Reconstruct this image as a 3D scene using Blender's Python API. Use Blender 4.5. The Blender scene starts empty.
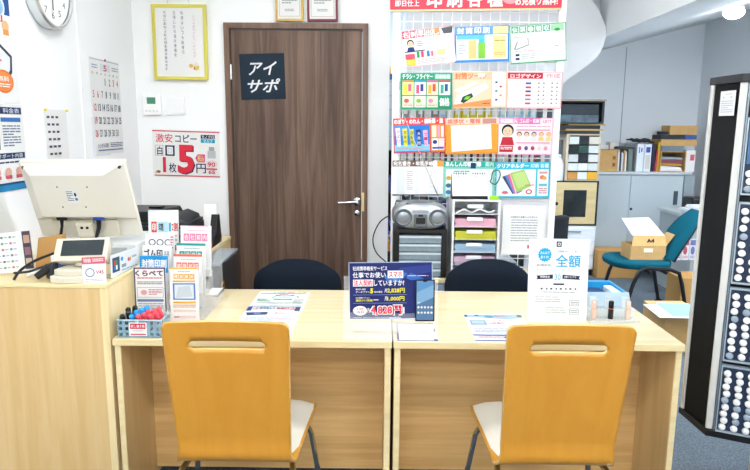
import bpy, bmesh, math, random
from mathutils import Vector, Matrix
random.seed(7)
SC = bpy.context.scene
COL = SC.collection
PI = math.pi

# ------------------------------------------------------------------ camera
F = 630.0; H = 1.46
def _n(a): return Vector(a).normalized()
cY = _n((5, 108, -F)); cX = cY.cross(_n((30, 3665, F))).normalized(); cZ = cX.cross(cY)
# rows: world axes expressed in camera coordinates
cam = bpy.data.objects.new('camera', bpy.data.cameras.new('camera'))
COL.objects.link(cam)
R3 = Matrix((cX, cY, cZ))
cam.matrix_world = Matrix.Translation((0, 0, H)) @ R3.to_4x4()
cam.data.sensor_width = 36.0
cam.data.lens = F / 750.0 * 36.0
cam.data.clip_start = 0.05
SC.camera = cam
def ray(px, py): return R3 @ Vector((px - 375.0, 235.0 - py, -F))
def PY(px, py, y):
    r = ray(px, py); return Vector((r.x * y / r.y, y, H + r.z * y / r.y))
def PZ(px, py, z):
    r = ray(px, py); t = (z - H) / r.z; return Vector((r.x * t, r.y * t, z))
def PX(px, py, x):
    r = ray(px, py); t = x / r.x; return Vector((x, r.y * t, H + r.z * t))
def proj(p):
    v = R3.transposed() @ (Vector(p) - Vector((0, 0, H)))
    return (375 + F * v.x / -v.z, 235 - F * v.y / -v.z)

# --------------------------------------------------------------- materials
def s2l(c): return c / 12.92 if c <= 0.04045 else ((c + 0.055) / 1.055) ** 2.4
def rgb(h):
    if isinstance(h, (tuple, list)): return tuple(s2l(v / 255.0) for v in h) + (1,)
    h = h.lstrip('#'); return tuple(s2l(int(h[i:i + 2], 16) / 255.0) for i in (0, 2, 4)) + (1,)
_mc = {}
def pm(col, rough=0.5, metal=0.0, spec=0.4, coat=0.0, var=0.0, vscale=20.0, bump=0.0, bscale=200.0, trans=0.0, alpha=1.0, ior=1.45):
    key = (str(col), rough, metal, spec, coat, var, vscale, bump, bscale, trans, alpha)
    if key in _mc: return _mc[key]
    m = bpy.data.materials.new('surface'); m.use_nodes = True
    nt = m.node_tree; b = nt.nodes['Principled BSDF']
    b.inputs['Base Color'].default_value = rgb(col)
    b.inputs['Roughness'].default_value = rough
    b.inputs['Metallic'].default_value = metal
    b.inputs['Specular IOR Level'].default_value = spec
    b.inputs['Coat Weight'].default_value = coat
    b.inputs['Transmission Weight'].default_value = trans
    b.inputs['Alpha'].default_value = alpha
    b.inputs['IOR'].default_value = ior
    tc = nt.nodes.new('ShaderNodeTexCoord')
    if var > 0:
        n = nt.nodes.new('ShaderNodeTexNoise'); n.inputs['Scale'].default_value = vscale; n.inputs['Detail'].default_value = 3
        nt.links.new(tc.outputs['Object'], n.inputs['Vector'])
        mx = nt.nodes.new('ShaderNodeMixRGB'); mx.blend_type = 'MULTIPLY'
        mx.inputs['Color1'].default_value = rgb(col)
        cr = nt.nodes.new('ShaderNodeValToRGB')
        cr.color_ramp.elements[0].position = .3; cr.color_ramp.elements[1].position = .7
        cr.color_ramp.elements[0].color = (1 - var,) * 3 + (1,); cr.color_ramp.elements[1].color = (1, 1, 1, 1)
        nt.links.new(n.outputs['Fac'], cr.inputs['Fac']); nt.links.new(cr.outputs['Color'], mx.inputs['Color2'])
        mx.inputs['Fac'].default_value = 1
        nt.links.new(mx.outputs['Color'], b.inputs['Base Color'])
    if bump > 0:
        n2 = nt.nodes.new('ShaderNodeTexNoise'); n2.inputs['Scale'].default_value = bscale; n2.inputs['Detail'].default_value = 2
        nt.links.new(tc.outputs['Object'], n2.inputs['Vector'])
        bp = nt.nodes.new('ShaderNodeBump'); bp.inputs['Strength'].default_value = bump; bp.inputs['Distance'].default_value = .002
        nt.links.new(n2.outputs['Fac'], bp.inputs['Height']); nt.links.new(bp.outputs['Normal'], b.inputs['Normal'])
    _mc[key] = m
    return m
def ink(col):
    h = col.lstrip('#') if isinstance(col, str) else None
    if h: col = '#%02x%02x%02x' % tuple(min(235, int(int(h[i:i + 2], 16) * .93)) for i in (0, 2, 4))
    return pm(col, .55, 0, .2)
def wood(c1, c2, axis=2, rough=.35, scale=6.0, stretch=.06, planks=0.0, coat=0.0, spec=.4, plankvar=.3):
    m = bpy.data.materials.new('wood'); m.use_nodes = True
    nt = m.node_tree; L = nt.links; b = nt.nodes['Principled BSDF']
    b.inputs['Roughness'].default_value = rough; b.inputs['Coat Weight'].default_value = coat
    b.inputs['Specular IOR Level'].default_value = spec; b.inputs['Coat Roughness'].default_value = .15
    tc = nt.nodes.new('ShaderNodeTexCoord'); mp = nt.nodes.new('ShaderNodeMapping')
    s = [scale * 4] * 3; s[axis] = scale * 4 * stretch
    mp.inputs['Scale'].default_value = s
    L.new(tc.outputs['Object'], mp.inputs['Vector'])
    n = nt.nodes.new('ShaderNodeTexNoise'); n.inputs['Scale'].default_value = 1.0; n.inputs['Detail'].default_value = 6
    n.inputs['Roughness'].default_value = .65; n.inputs['Distortion'].default_value = .6
    vec = mp.outputs['Vector']
    pl = None
    if planks:
        sx = nt.nodes.new('ShaderNodeSeparateXYZ'); L.new(tc.outputs['Object'], sx.inputs[0])
        dv = nt.nodes.new('ShaderNodeMath'); dv.operation = 'DIVIDE'; dv.inputs[1].default_value = planks
        L.new(sx.outputs['X'], dv.inputs[0])
        fl = nt.nodes.new('ShaderNodeMath'); fl.operation = 'FLOOR'; L.new(dv.outputs[0], fl.inputs[0])
        wn = nt.nodes.new('ShaderNodeTexWhiteNoise'); wn.noise_dimensions = '1D'; L.new(fl.outputs[0], wn.inputs['W'])
        pl = wn.outputs['Value']
        ad = nt.nodes.new('ShaderNodeVectorMath'); ad.operation = 'ADD'; L.new(vec, ad.inputs[0]); 
        sc = nt.nodes.new('ShaderNodeVectorMath'); sc.operation = 'SCALE'; sc.inputs['Scale'].default_value = 9.0
        L.new(wn.outputs['Color'], sc.inputs[0]); L.new(sc.outputs[0], ad.inputs[1]); vec = ad.outputs[0]
    L.new(vec, n.inputs['Vector'])
    cr = nt.nodes.new('ShaderNodeValToRGB'); e = cr.color_ramp.elements
    e[0].position = .36; e[0].color = rgb(c2); e[1].position = .62; e[1].color = rgb(c1)
    L.new(n.outputs['Fac'], cr.inputs['Fac'])
    out = cr.outputs['Color']
    if pl is not None:
        mr = nt.nodes.new('ShaderNodeMapRange'); mr.inputs['To Min'].default_value = 1 - plankvar; mr.inputs['To Max'].default_value = 1.08
        L.new(pl, mr.inputs['Value'])
        mx = nt.nodes.new('ShaderNodeVectorMath'); mx.operation = 'SCALE'; L.new(out, mx.inputs[0]); L.new(mr.outputs[0], mx.inputs['Scale'])
        out = mx.outputs[0]
    L.new(out, b.inputs['Base Color'])
    return m
def emis(col, s):
    m = bpy.data.materials.new('lamp_glow'); m.use_nodes = True
    b = m.node_tree.nodes['Principled BSDF']; b.inputs['Base Color'].default_value = rgb(col)
    b.inputs['Emission Color'].default_value = rgb(col); b.inputs['Emission Strength'].default_value = s
    return m

# ----------------------------------------------------------- mesh building
_tx = {}
def glyphs(s, bold=0.0, shear=0.0):
    k = (s, bold, shear)
    if k not in _tx:
        c = bpy.data.curves.new('t', 'FONT'); c.body = s; c.resolution_u = 2; c.offset = bold; c.shear = shear
        o = bpy.data.objects.new('t', c)
        me = bpy.data.meshes.new_from_object(o)
        vs = [(v.co.x, v.co.y) for v in me.vertices]; fs = [tuple(p.vertices) for p in me.polygons]
        bpy.data.objects.remove(o); bpy.data.curves.remove(c); bpy.data.meshes.remove(me)
        if vs:
            x0 = min(v[0] for v in vs); x1 = max(v[0] for v in vs); y0 = min(v[1] for v in vs); y1 = max(v[1] for v in vs)
            vs = [((x - x0) / max(x1 - x0, 1e-6), (y - y0) / max(y1 - y0, 1e-6)) for x, y in vs]
        _tx[k] = (vs, fs)
    return _tx[k]

class MB:
    def __init__(s, mat=None):
        s.bm = bmesh.new(); s.mats = []; s.M = Matrix.Identity(4); s.cur = 0
        if mat: s.use(mat)
    def use(s, mat):
        if mat not in s.mats: s.mats.append(mat)
        s.cur = s.mats.index(mat); return s
    def v(s, p): return s.bm.verts.new(s.M @ Vector(p))
    def f(s, vs):
        try: fc = s.bm.faces.new(vs)
        except ValueError: return None
        fc.material_index = s.cur; return fc
    def box(s, x0, y0, z0, x1, y1, z1, mat=None):
        if mat: s.use(mat)
        p = [s.v((x, y, z)) for z in (min(z0, z1), max(z0, z1)) for x, y in ((min(x0, x1), min(y0, y1)), (max(x0, x1), min(y0, y1)), (max(x0, x1), max(y0, y1)), (min(x0, x1), max(y0, y1)))]
        for q in ((3, 2, 1, 0), (4, 5, 6, 7), (0, 1, 5, 4), (1, 2, 6, 5), (2, 3, 7, 6), (3, 0, 4, 7)): s.f([p[i] for i in q])
        return s
    def hexa(s, P, mat=None):   # 8 points: bottom ring then top ring
        if mat: s.use(mat)
        p = [s.v(q) for q in P]
        for q in ((3, 2, 1, 0), (4, 5, 6, 7), (0, 1, 5, 4), (1, 2, 6, 5), (2, 3, 7, 6), (3, 0, 4, 7)): s.f([p[i] for i in q])
        return s
    def prism(s, pts, a, b, axis='z', mat=None):
        if mat: s.use(mat)
        def c(u, v, w): return {'z': (u, v, w), 'y': (u, w, v), 'x': (w, u, v)}[axis]
        A = [s.v(c(u, v, a)) for u, v in pts]; B = [s.v(c(u, v, b)) for u, v in pts]
        s.f(A[::-1]); s.f(B); n = len(pts)
        for i in range(n): s.f([A[i], A[(i + 1) % n], B[(i + 1) % n], B[i]])
        return s
    def tube(s, pts, r, mat=None, seg=8, closed=False):
        if mat: s.use(mat)
        P = [Vector(p) for p in pts]; rings = []; n = len(P)
        up = None
        for i, p in enumerate(P):
            if closed: d = (P[(i + 1) % n] - P[i - 1]).normalized()
            else: d = (P[min(i + 1, n - 1)] - P[max(i - 1, 0)]).normalized()
            if up is None:
                up = Vector((0, 0, 1)) if abs(d.z) < .9 else Vector((1, 0, 0))
            a = d.cross(up).normalized(); up = a.cross(d).normalized()
            rr = r[i] if isinstance(r, (list, tuple)) else r
            rings.append([s.v(p + (a * math.cos(2 * PI * k / seg) + up * math.sin(2 * PI * k / seg)) * rr) for k in range(seg)])
        m = n if closed else n - 1
        for i in range(m):
            A, B = rings[i], rings[(i + 1) % n]
            for k in range(seg): s.f([A[k], A[(k + 1) % seg], B[(k + 1) % seg], B[k]])
        if not closed: s.f(rings[0][::-1]); s.f(rings[-1])
        return s
    def cyl(s, p0, p1, r0, r1=None, mat=None, seg=20):
        return s.tube([p0, p1], [r0, r0 if r1 is None else r1], mat, seg)
    def lathe(s, c, prof, mat=None, seg=24, axis='z', close=True):
        if mat: s.use(mat)
        c = Vector(c); rings = []
        def pt(r, t, h):
            a, b = r * math.cos(t), r * math.sin(t)
            return c + Vector({'z': (a, b, h), 'y': (a, h, b), 'x': (h, a, b)}[axis])
        for r, h in prof: rings.append([s.v(pt(max(r, 1e-4), 2 * PI * k / seg, h)) for k in range(seg)])
        for i in range(len(rings) - 1):
            A, B = rings[i], rings[i + 1]
            for k in range(seg): s.f([A[k], A[(k + 1) % seg], B[(k + 1) % seg], B[k]])
        if close: s.f(rings[0][::-1]); s.f(rings[-1])
        return s
    def grid(s, rows, mat=None, closed=False):
        if mat: s.use(mat)
        V = [[s.v(p) for p in r] for r in rows]
        for i in range(len(V) - 1):
            for j in range(len(V[0]) - 1): s.f([V[i][j], V[i][j + 1], V[i + 1][j + 1], V[i + 1][j]])
        return V
    def build(s, name, parent=None, bevel=0, smooth=35, sub=0, solid=0, rim=None, local=False, keep=False):
        bmesh.ops.recalc_face_normals(s.bm, faces=s.bm.faces[:])
        me = bpy.data.meshes.new(name)
        for m in s.mats: me.materials.append(m)
        s.bm.to_mesh(me); s.bm.free()
        if smooth:
            for p in me.polygons: p.use_smooth = True
            me.set_sharp_from_angle(angle=math.radians(smooth))
        o = bpy.data.objects.new(name, me); COL.objects.link(o)
        if parent is not None:
            o.parent = parent
            if not local:
                off = Vector((0, 0, 0)); q = parent
                while q is not None: off += q.location; q = q.parent
                me.transform(Matrix.Translation(-off))
        elif not local:
            xs = [v.co for v in me.vertices]
            c = Vector(((min(v.x for v in xs) + max(v.x for v in xs)) / 2, (min(v.y for v in xs) + max(v.y for v in xs)) / 2, min(v.z for v in xs)))
            me.transform(Matrix.Translation(-c)); o.location = c
        if solid:
            md = o.modifiers.new('thickness', 'SOLIDIFY'); md.thickness = solid; md.offset = 0
            if rim is not None: md.material_offset_rim = rim
        if bevel:
            md = o.modifiers.new('bevel', 'BEVEL'); md.width = bevel; md.segments = 2; md.limit_method = 'ANGLE'; md.angle_limit = math.radians(40)
        if sub:
            md = o.modifiers.new('subd', 'SUBSURF'); md.levels = sub; md.render_levels = sub
        return o

def tag(o, label, cat, group=None):
    o['label'] = label; o['category'] = cat
    if group: o['group'] = group
    return o
def struct(o): o['kind'] = 'structure'; return o
def thing(name, label, cat, loc, group=None, rotz=0):
    o = bpy.data.objects.new(name, None); COL.objects.link(o); o.location = loc; o.rotation_euler = (0, 0, rotz)
    o.empty_display_size = .05
    return tag(o, label, cat, group)
def copy_tree(o, parent=None):
    c = o.copy(); COL.objects.link(c); c.parent = parent
    for ch in list(o.children): copy_tree(ch, c)
    return c
def relabel(o, label): o['label'] = label; return o

class Sheet(MB):
    """printed sheet: coordinates 0..1 across and 0..1 down"""
    def __init__(s, TL, TR, BL, paper='#fbfbf9', thick=.0012, pmat=None):
        super().__init__()
        TL, TR, BL = Vector(TL), Vector(TR), Vector(BL)
        u = TR - TL; s.w = u.length; u.normalize()
        d = BL - TL; d -= u * d.dot(u); s.h = d.length; d.normalize()
        n = u.cross(-d)
        s.M = Matrix((u, -d, n)).transposed().to_4x4(); s.M.translation = TL
        s.z = 0.0
        s.use(pmat or ink(paper))
        w, h = s.w, s.h
        MB.box(s, 0, -h, -thick, w, 0, 0)
    def lay(s, dz=.00012): s.z += dz
    def q(s, pts, col):
        s.lay(); s.use(col if not isinstance(col, (str, tuple)) else ink(col))
        s.f([s.v((x * s.w, -y * s.h, s.z)) for x, y in pts]); return s
    def r(s, x0, y0, x1, y1, col): return s.q([(x0, y1), (x1, y1), (x1, y0), (x0, y0)], col)
    def el(s, cx, cy, rx, ry, col, n=18):
        return s.q([(cx + rx * math.cos(2 * PI * k / n), cy + ry * math.sin(2 * PI * k / n)) for k in range(n)], col)
    def fr(s, x0, y0, x1, y1, col, t=.01):
        ty = t * s.w / s.h
        s.r(x0, y0, x1, y0 + ty, col); s.r(x0, y1 - ty, x1, y1, col); s.r(x0, y0, x0 + t, y1, col); s.r(x1 - t, y0, x1, y1, col); return s
    def t(s, txt, x0, y0, x1, y1, col, bold=.02, shear=0.0):
        s.lay(); s.use(ink(col) if isinstance(col, (str, tuple)) else col)
        cjk = any(ord(ch) > 0x3040 for ch in txt)      # dense characters are thickened by close copies instead of an outline offset
        vs, fs = glyphs(txt, 0.0 if cjk else round(bold, 4), shear)
        e = bold * .55 * (y1 - y0) * s.h if cjk else 0
        for i, (ex, ey) in enumerate(((-e, -e), (e, -e), (-e, e), (e, e)) if e else ((0, 0),)):
            V = [s.v(((x0 + a * (x1 - x0)) * s.w + ex, -(y1 - b * (y1 - y0)) * s.h + ey, s.z + i * .00002)) for a, b in vs]
            for fc in fs: s.f([V[k] for k in fc])
        return s
    def to(s, txt, x0, y0, x1, y1, col, out, bold=.02, ob=.09):   # outlined letters
        s.t(txt, x0 - .01, y0 - .01, x1 + .01, y1 + .01, out, ob); return s.t(txt, x0, y0, x1, y1, col, bold)
    def lines(s, x0, y0, x1, y1, n, col, fill=.45, gaps=True):
        rnd = random.Random(int((x0 * 97 + y0 * 31 + n) * 1000)); s.lay(); s.use(ink(col)); st = (y1 - y0) / n
        for i in range(n):
            x = x0; y = y0 + i * st
            end = x1 if i % 4 != 3 else x0 + (x1 - x0) * .6
            while x < end - .01:
                w = min(rnd.uniform(.05, .16) if gaps else 9, end - x)
                s.f([s.v((a * s.w, -b * s.h, s.z)) for a, b in ((x, y + st * fill), (x + w, y + st * fill), (x + w, y), (x, y))])
                x += w + .012
        return s
    def person(s, cx, cy, r, hair='#2a2420', skin='#f3cfae', cloth='#b32633'):
        a = s.h / s.w
        s.q([(cx - r * 1.3, cy + r * 2.6 / a * 1), (cx - r * .9, cy + r * 1.1 / a), (cx + r * .9, cy + r * 1.1 / a), (cx + r * 1.3, cy + r * 2.6 / a)], cloth)
        s.el(cx, cy - r * .12 / a, r * 1.12, r * 1.1 / a, hair); s.el(cx, cy + r * .12 / a, r * .88, r * .9 / a, skin)
        s.el(cx - r * .33, cy + .02 * r, r * .08, r * .1 / a, '#222222', 6); s.el(cx + r * .33, cy + .02 * r, r * .08, r * .1 / a, '#222222', 6)
        s.r(cx - r * .2, cy + r * .45 / a, cx + r * .2, cy + r * .52 / a, '#c0504a'); return s
# ---------------------------------------------------------------- palette
WALL = pm('#f6f7f7', .85, spec=.15, bump=.15, bscale=400)
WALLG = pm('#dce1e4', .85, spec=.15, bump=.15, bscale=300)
CEIL = pm('#eceff0', .9, spec=.1)
CARPET = pm('#747f88', .95, spec=.05, var=.6, vscale=130, bump=.8, bscale=500)
WALNUT = wood('#846b5b', '#5e493e', 2, .45, 5, .05, planks=.145, plankvar=.28, spec=.25)
WALNUT_F = wood('#80624f', '#63493c', 2, .4, 6, .05)
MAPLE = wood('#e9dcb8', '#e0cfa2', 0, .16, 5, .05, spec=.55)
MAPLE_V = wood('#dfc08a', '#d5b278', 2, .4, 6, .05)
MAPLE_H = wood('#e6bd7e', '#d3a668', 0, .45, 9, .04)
EDGE = wood('#ead8aa', '#e0ca94', 0, .4, 6, .1)
PLY = wood('#cf9232', '#c98a2a', 2, .3, 3, .15, coat=.3)
PLYE = wood('#e6c27e', '#cd9b50', 0, .5, 20, .1)
CHROME = pm('#c9ced2', .12, 1.0)
ALU = pm('#d9dcdd', .3, 1.0)
WHITE = pm('#f6f7f7', .4)
WHITEM = pm('#fbfbfb', .35, spec=.5)
CREAM = pm('#dedacd', .5, bump=.2, bscale=300)
BEIGE = pm('#dad3bf', .45)
BEIGED = pm('#cfc8b4', .5)
BLACK = pm('#17181b', .4)
BLACKM = pm('#101114', .6)
NAVYF = pm('#1c242f', .9, spec=.1, bump=.6, bscale=600)
TEAL = pm('#0e5363', .9, spec=.1, bump=.5, bscale=500)
DARKG = pm('#2b2e33', .45)
GREY = pm('#a9b0b4', .4)
LGREY = pm('#d8dcdc', .45)
STEEL = pm('#b4bfc3', .45, .0, spec=.4)
STEELD = pm('#8f999e', .5)
CARD = pm('#c9a26b', .8, spec=.1, var=.1, vscale=30)
CARD2 = pm('#b98f58', .8, spec=.1)
ACRY = pm('#ffffff', .03, trans=.0, alpha=.16, spec=.6)
ACRY2 = pm('#eef4f6', .05, alpha=.3, spec=.6)
GLASSK = pm('#16252a', .06, spec=.8)

# ------------------------------------------------------------ the setting
def sbox(name, *a, mat): return struct(MB(mat).box(*a).build(name, smooth=0))
XL, XR, YB = -1.52, 3.352, 6.8
sbox('floor', XL - .1, -2.3, -.06, XR + .1, YB + .1, 0, mat=CARPET)
sbox('wall_left', XL - .12, -2.3, 0, XL, 4.12, 2.7, mat=WALL)
sbox('wall_front', XL - .12, -2.42, 0, XR + .1, -2.3, 2.7, mat=WALL)
sbox('wall_right', XR, -2.3, 0, XR + .1, YB + .1, 2.7, mat=WALLG)
sbox('wall_rear', .0, YB, 0, XR, YB + .1, 2.7, mat=WALLG)
sbox('wall_storage', -.06, 4.12, 0, 0, YB, 2.7, mat=WALLG)
DX0, DX1, DZ = -.958, -.076, 2.078       # outside of the door frame
m = MB(WALL)
m.box(XL, 4.0, 0, DX0 + .02, 4.12, 2.7); m.box(DX1 - .02, 4.0, 0, .056, 4.12, 2.7); m.box(DX0 + .02, 4.0, DZ - .02, DX1 - .02, 4.12, 2.7)
struct(m.build('wall_back', smooth=0))
m = MB(WALL); m.box(XL, 3.26, 0, XL + .006, 3.30, 2.7); struct(m.build('trim_2', smooth=0))
# ceiling: flat office ceiling, with the sloping underside of the stairs over the store behind
sbox('ceiling', XL - .12, -2.42, 2.7, XR + .1, YB + .1, 2.78, mat=CEIL)
def sof(x): return 2.035 + .265 * (x - 1.424)
m = MB(pm('#dfe3e5', .8, spec=.1))
m.prism([(1.424, sof(1.424)), (XR - .001, sof(XR)), (XR - .001, 2.699), (1.424, 2.699)], 2.75, 6.8, 'y')
struct(m.build('ceiling', smooth=0))
# side of the staircase above the wire display
pts = [PY(*p, 4.15) for p in ((405, 198), (482, 148), (563, 83), (584, 68), (597, 58), (603, 47), (606, 36), (606, 27), (600, 12), (591, -2), (575, -30))]
pts = [(p.x, p.z) for p in pts]
m = MB(pm('#e2e5e8', .8, spec=.1)); m.prism([(pts[0][0], 2.699)] + pts + [(pts[-1][0], 2.699)], 4.15, 4.23, 'y')
struct(m.build('wall_stairs', smooth=0))
a = PY(590, 10, 4.35).x; b = PY(605.5, 10, 4.35).x; c0 = PY(605, 28, 4.35).z
m = MB(pm('#c3c9cd', .8, spec=.1)); m.box(a - .6, 4.30, c0, 1.423, 4.38, 2.699); struct(m.build('wall_landing', smooth=0))
# seam of the rear wall, skirting
p = PY(623, 100, YB); m = MB(pm('#9aa2a6', .7)); m.box(p.x - .004, YB - .004, 0, p.x + .004, YB, 2.3); struct(m.build('trim_3', smooth=0))
m = MB(pm('#3d4247', .6)); m.box(2.2, YB - .012, 0, XR, YB, .07); struct(m.build('baseboard_rear', smooth=0))

# door frame and door
m = MB(WALNUT_F)
fw = .034
m.box(DX0, 3.975, 0, DX0 + fw, 4.10, DZ); m.box(DX1 - fw, 3.975, 0, DX1, 4.10, DZ); m.box(DX0 + fw, 3.975, DZ - fw, DX1 - fw, 4.10, DZ)
struct(m.build('trim_1', bevel=.002))
m = MB(WALNUT); m.box(DX0 + fw + .006, 4.0, .008, DX1 - fw - .006, 4.04, DZ - fw - .006)
door = struct(m.build('door_1', bevel=.0015))
for pz in (PY(226, 72, 3.99).z, .35):
    MB(ALU).cyl((DX0 + fw + .002, 3.988, pz - .045), (DX0 + fw + .002, 3.988, pz + .045), .009, seg=12).build('hinge', door)
hx, hz = PY(357, 202, 3.97).x, PY(357, 202, 3.97).z
m = MB(CHROME); m.lathe((hx, 4.0, hz), [(.026, 0), (.026, -.008), (.014, -.012), (.011, -.045)], axis='y')
m.tube([(hx, 3.955, hz), (hx - .02, 3.950, hz), (hx - .12, 3.952, hz - .004)], [.010, .009, .007], seg=12)
m.build('handle', door)
m = MB(CHROME); m.lathe((hx, 4.0, hz - .075), [(.018, 0), (.018, -.006), (.006, -.009)], axis='y'); m.build('lock', door)
m = MB(pm('#d6c79a', .3, .9)); m.box(DX1 - fw - .004, 3.9745, .93, DX1 - fw + .014, 3.9755, 1.05); struct(m.build('trim_4', smooth=0))

# office ceiling lights and store dome lamp, plus added fill lights
GLOW = emis('#fdfeff', 26)
GLOW2 = emis('#fdfeff', 15); GLOW3 = emis('#fdfeff', 8)
def lightfix(x, y, z, lx, ly, label, glow=GLOW):
    t = thing('ceiling_light', label, 'ceiling light', (x, y, z - .07), 'ceiling lights')
    m = MB(WHITE); m.box(x - lx / 2, y - ly / 2, z - .03, x + lx / 2, y + ly / 2, z - .001); m.build('housing', t)
    m = MB(glow); m.box(x - lx / 2 + .03, y - ly / 2 + .03, z - .062, x + lx / 2 - .03, y + ly / 2 - .03, z - .031); m.build('diffuser', t)
for i, (x, y) in enumerate(((-.45, -1.3), (1.5, -1.3), (-.45, .6), (1.5, .6), (-.55, 2.55), (.55, 2.55))):  # first pair is added behind the camera to brighten upright surfaces
    lightfix(x, y, 2.7, 1.2, .3, glow=(GLOW, GLOW2, GLOW3)[i // 2], label= 'white ceiling light over the room, ' + ('behind the camera', 'behind the camera to the right', 'above the seats at left', 'above the seats at right', 'above the left desk', 'above the right desk')[i])
lightfix(2.6, 2.2, 2.7, .9, .3, 'white ceiling light above the black stamp display', emis('#f6faff', 9))
lightfix(2.75, 3.85, 2.38, 1.1, .3, 'white light under the sloping ceiling of the store', emis('#eef5ff', 72))  # unseen fill light, added to brighten the store
t = thing('dome_lamp', 'round glowing dome lamp on the sloping ceiling of the store', 'lamp', (2.40, 4.5, 2.29))
m = MB(WHITE); m.lathe((2.40, 4.5, 0), [(.05, 2.262), (.06, 2.266), (.06, sof(2.40) - .018)]); m.build('socket', t)
m = MB(emis('#ffffff', 22)); m.lathe((2.40, 4.5, 0), [(.01, 2.205), (.04, 2.213), (.062, 2.232), (.068, 2.252), (.06, 2.2615)]); m.build('globe', t)
lightfix(.75, 5.4, 2.7, 1.2, .3, 'white ceiling light deep in the store behind the stairs', emis('#eaf3ff', 28))  # second added fill for the store, kept out of sight

# -------------------------------------------------------------- the desks
def desk(x0, x1, label):
    t = thing('desk', label, 'desk', ((x0 + x1) / 2, 2.52, 0), 'pair of light wood desks')
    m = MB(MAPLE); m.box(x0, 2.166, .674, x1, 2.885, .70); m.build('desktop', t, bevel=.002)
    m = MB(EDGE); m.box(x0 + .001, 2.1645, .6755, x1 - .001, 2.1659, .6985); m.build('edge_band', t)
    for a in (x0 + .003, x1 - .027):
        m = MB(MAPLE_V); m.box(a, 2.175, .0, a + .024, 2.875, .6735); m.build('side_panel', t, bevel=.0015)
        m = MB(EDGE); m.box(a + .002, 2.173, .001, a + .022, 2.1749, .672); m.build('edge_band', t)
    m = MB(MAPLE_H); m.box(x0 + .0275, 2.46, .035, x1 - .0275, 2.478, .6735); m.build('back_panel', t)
    return t
desk(-.958, .0505, 'light maple desk behind the left orange chair')
desk(.0555, 1.101, 'light maple desk behind the right orange chair')

# ------------------------------------------------------------ left counter
t = thing('reception_counter', 'tall light wood counter at left carrying the beige monitor', 'counter', (-1.24, 2.5, 0))
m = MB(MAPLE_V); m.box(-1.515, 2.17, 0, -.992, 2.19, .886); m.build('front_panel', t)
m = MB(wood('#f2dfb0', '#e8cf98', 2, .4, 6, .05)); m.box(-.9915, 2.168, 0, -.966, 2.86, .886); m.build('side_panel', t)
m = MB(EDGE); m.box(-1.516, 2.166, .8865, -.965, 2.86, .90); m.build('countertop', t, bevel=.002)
m = MB(MAPLE_V); m.box(-1.515, 2.84, 0, -.9925, 2.86, .886); m.build('rear_panel', t)

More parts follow.
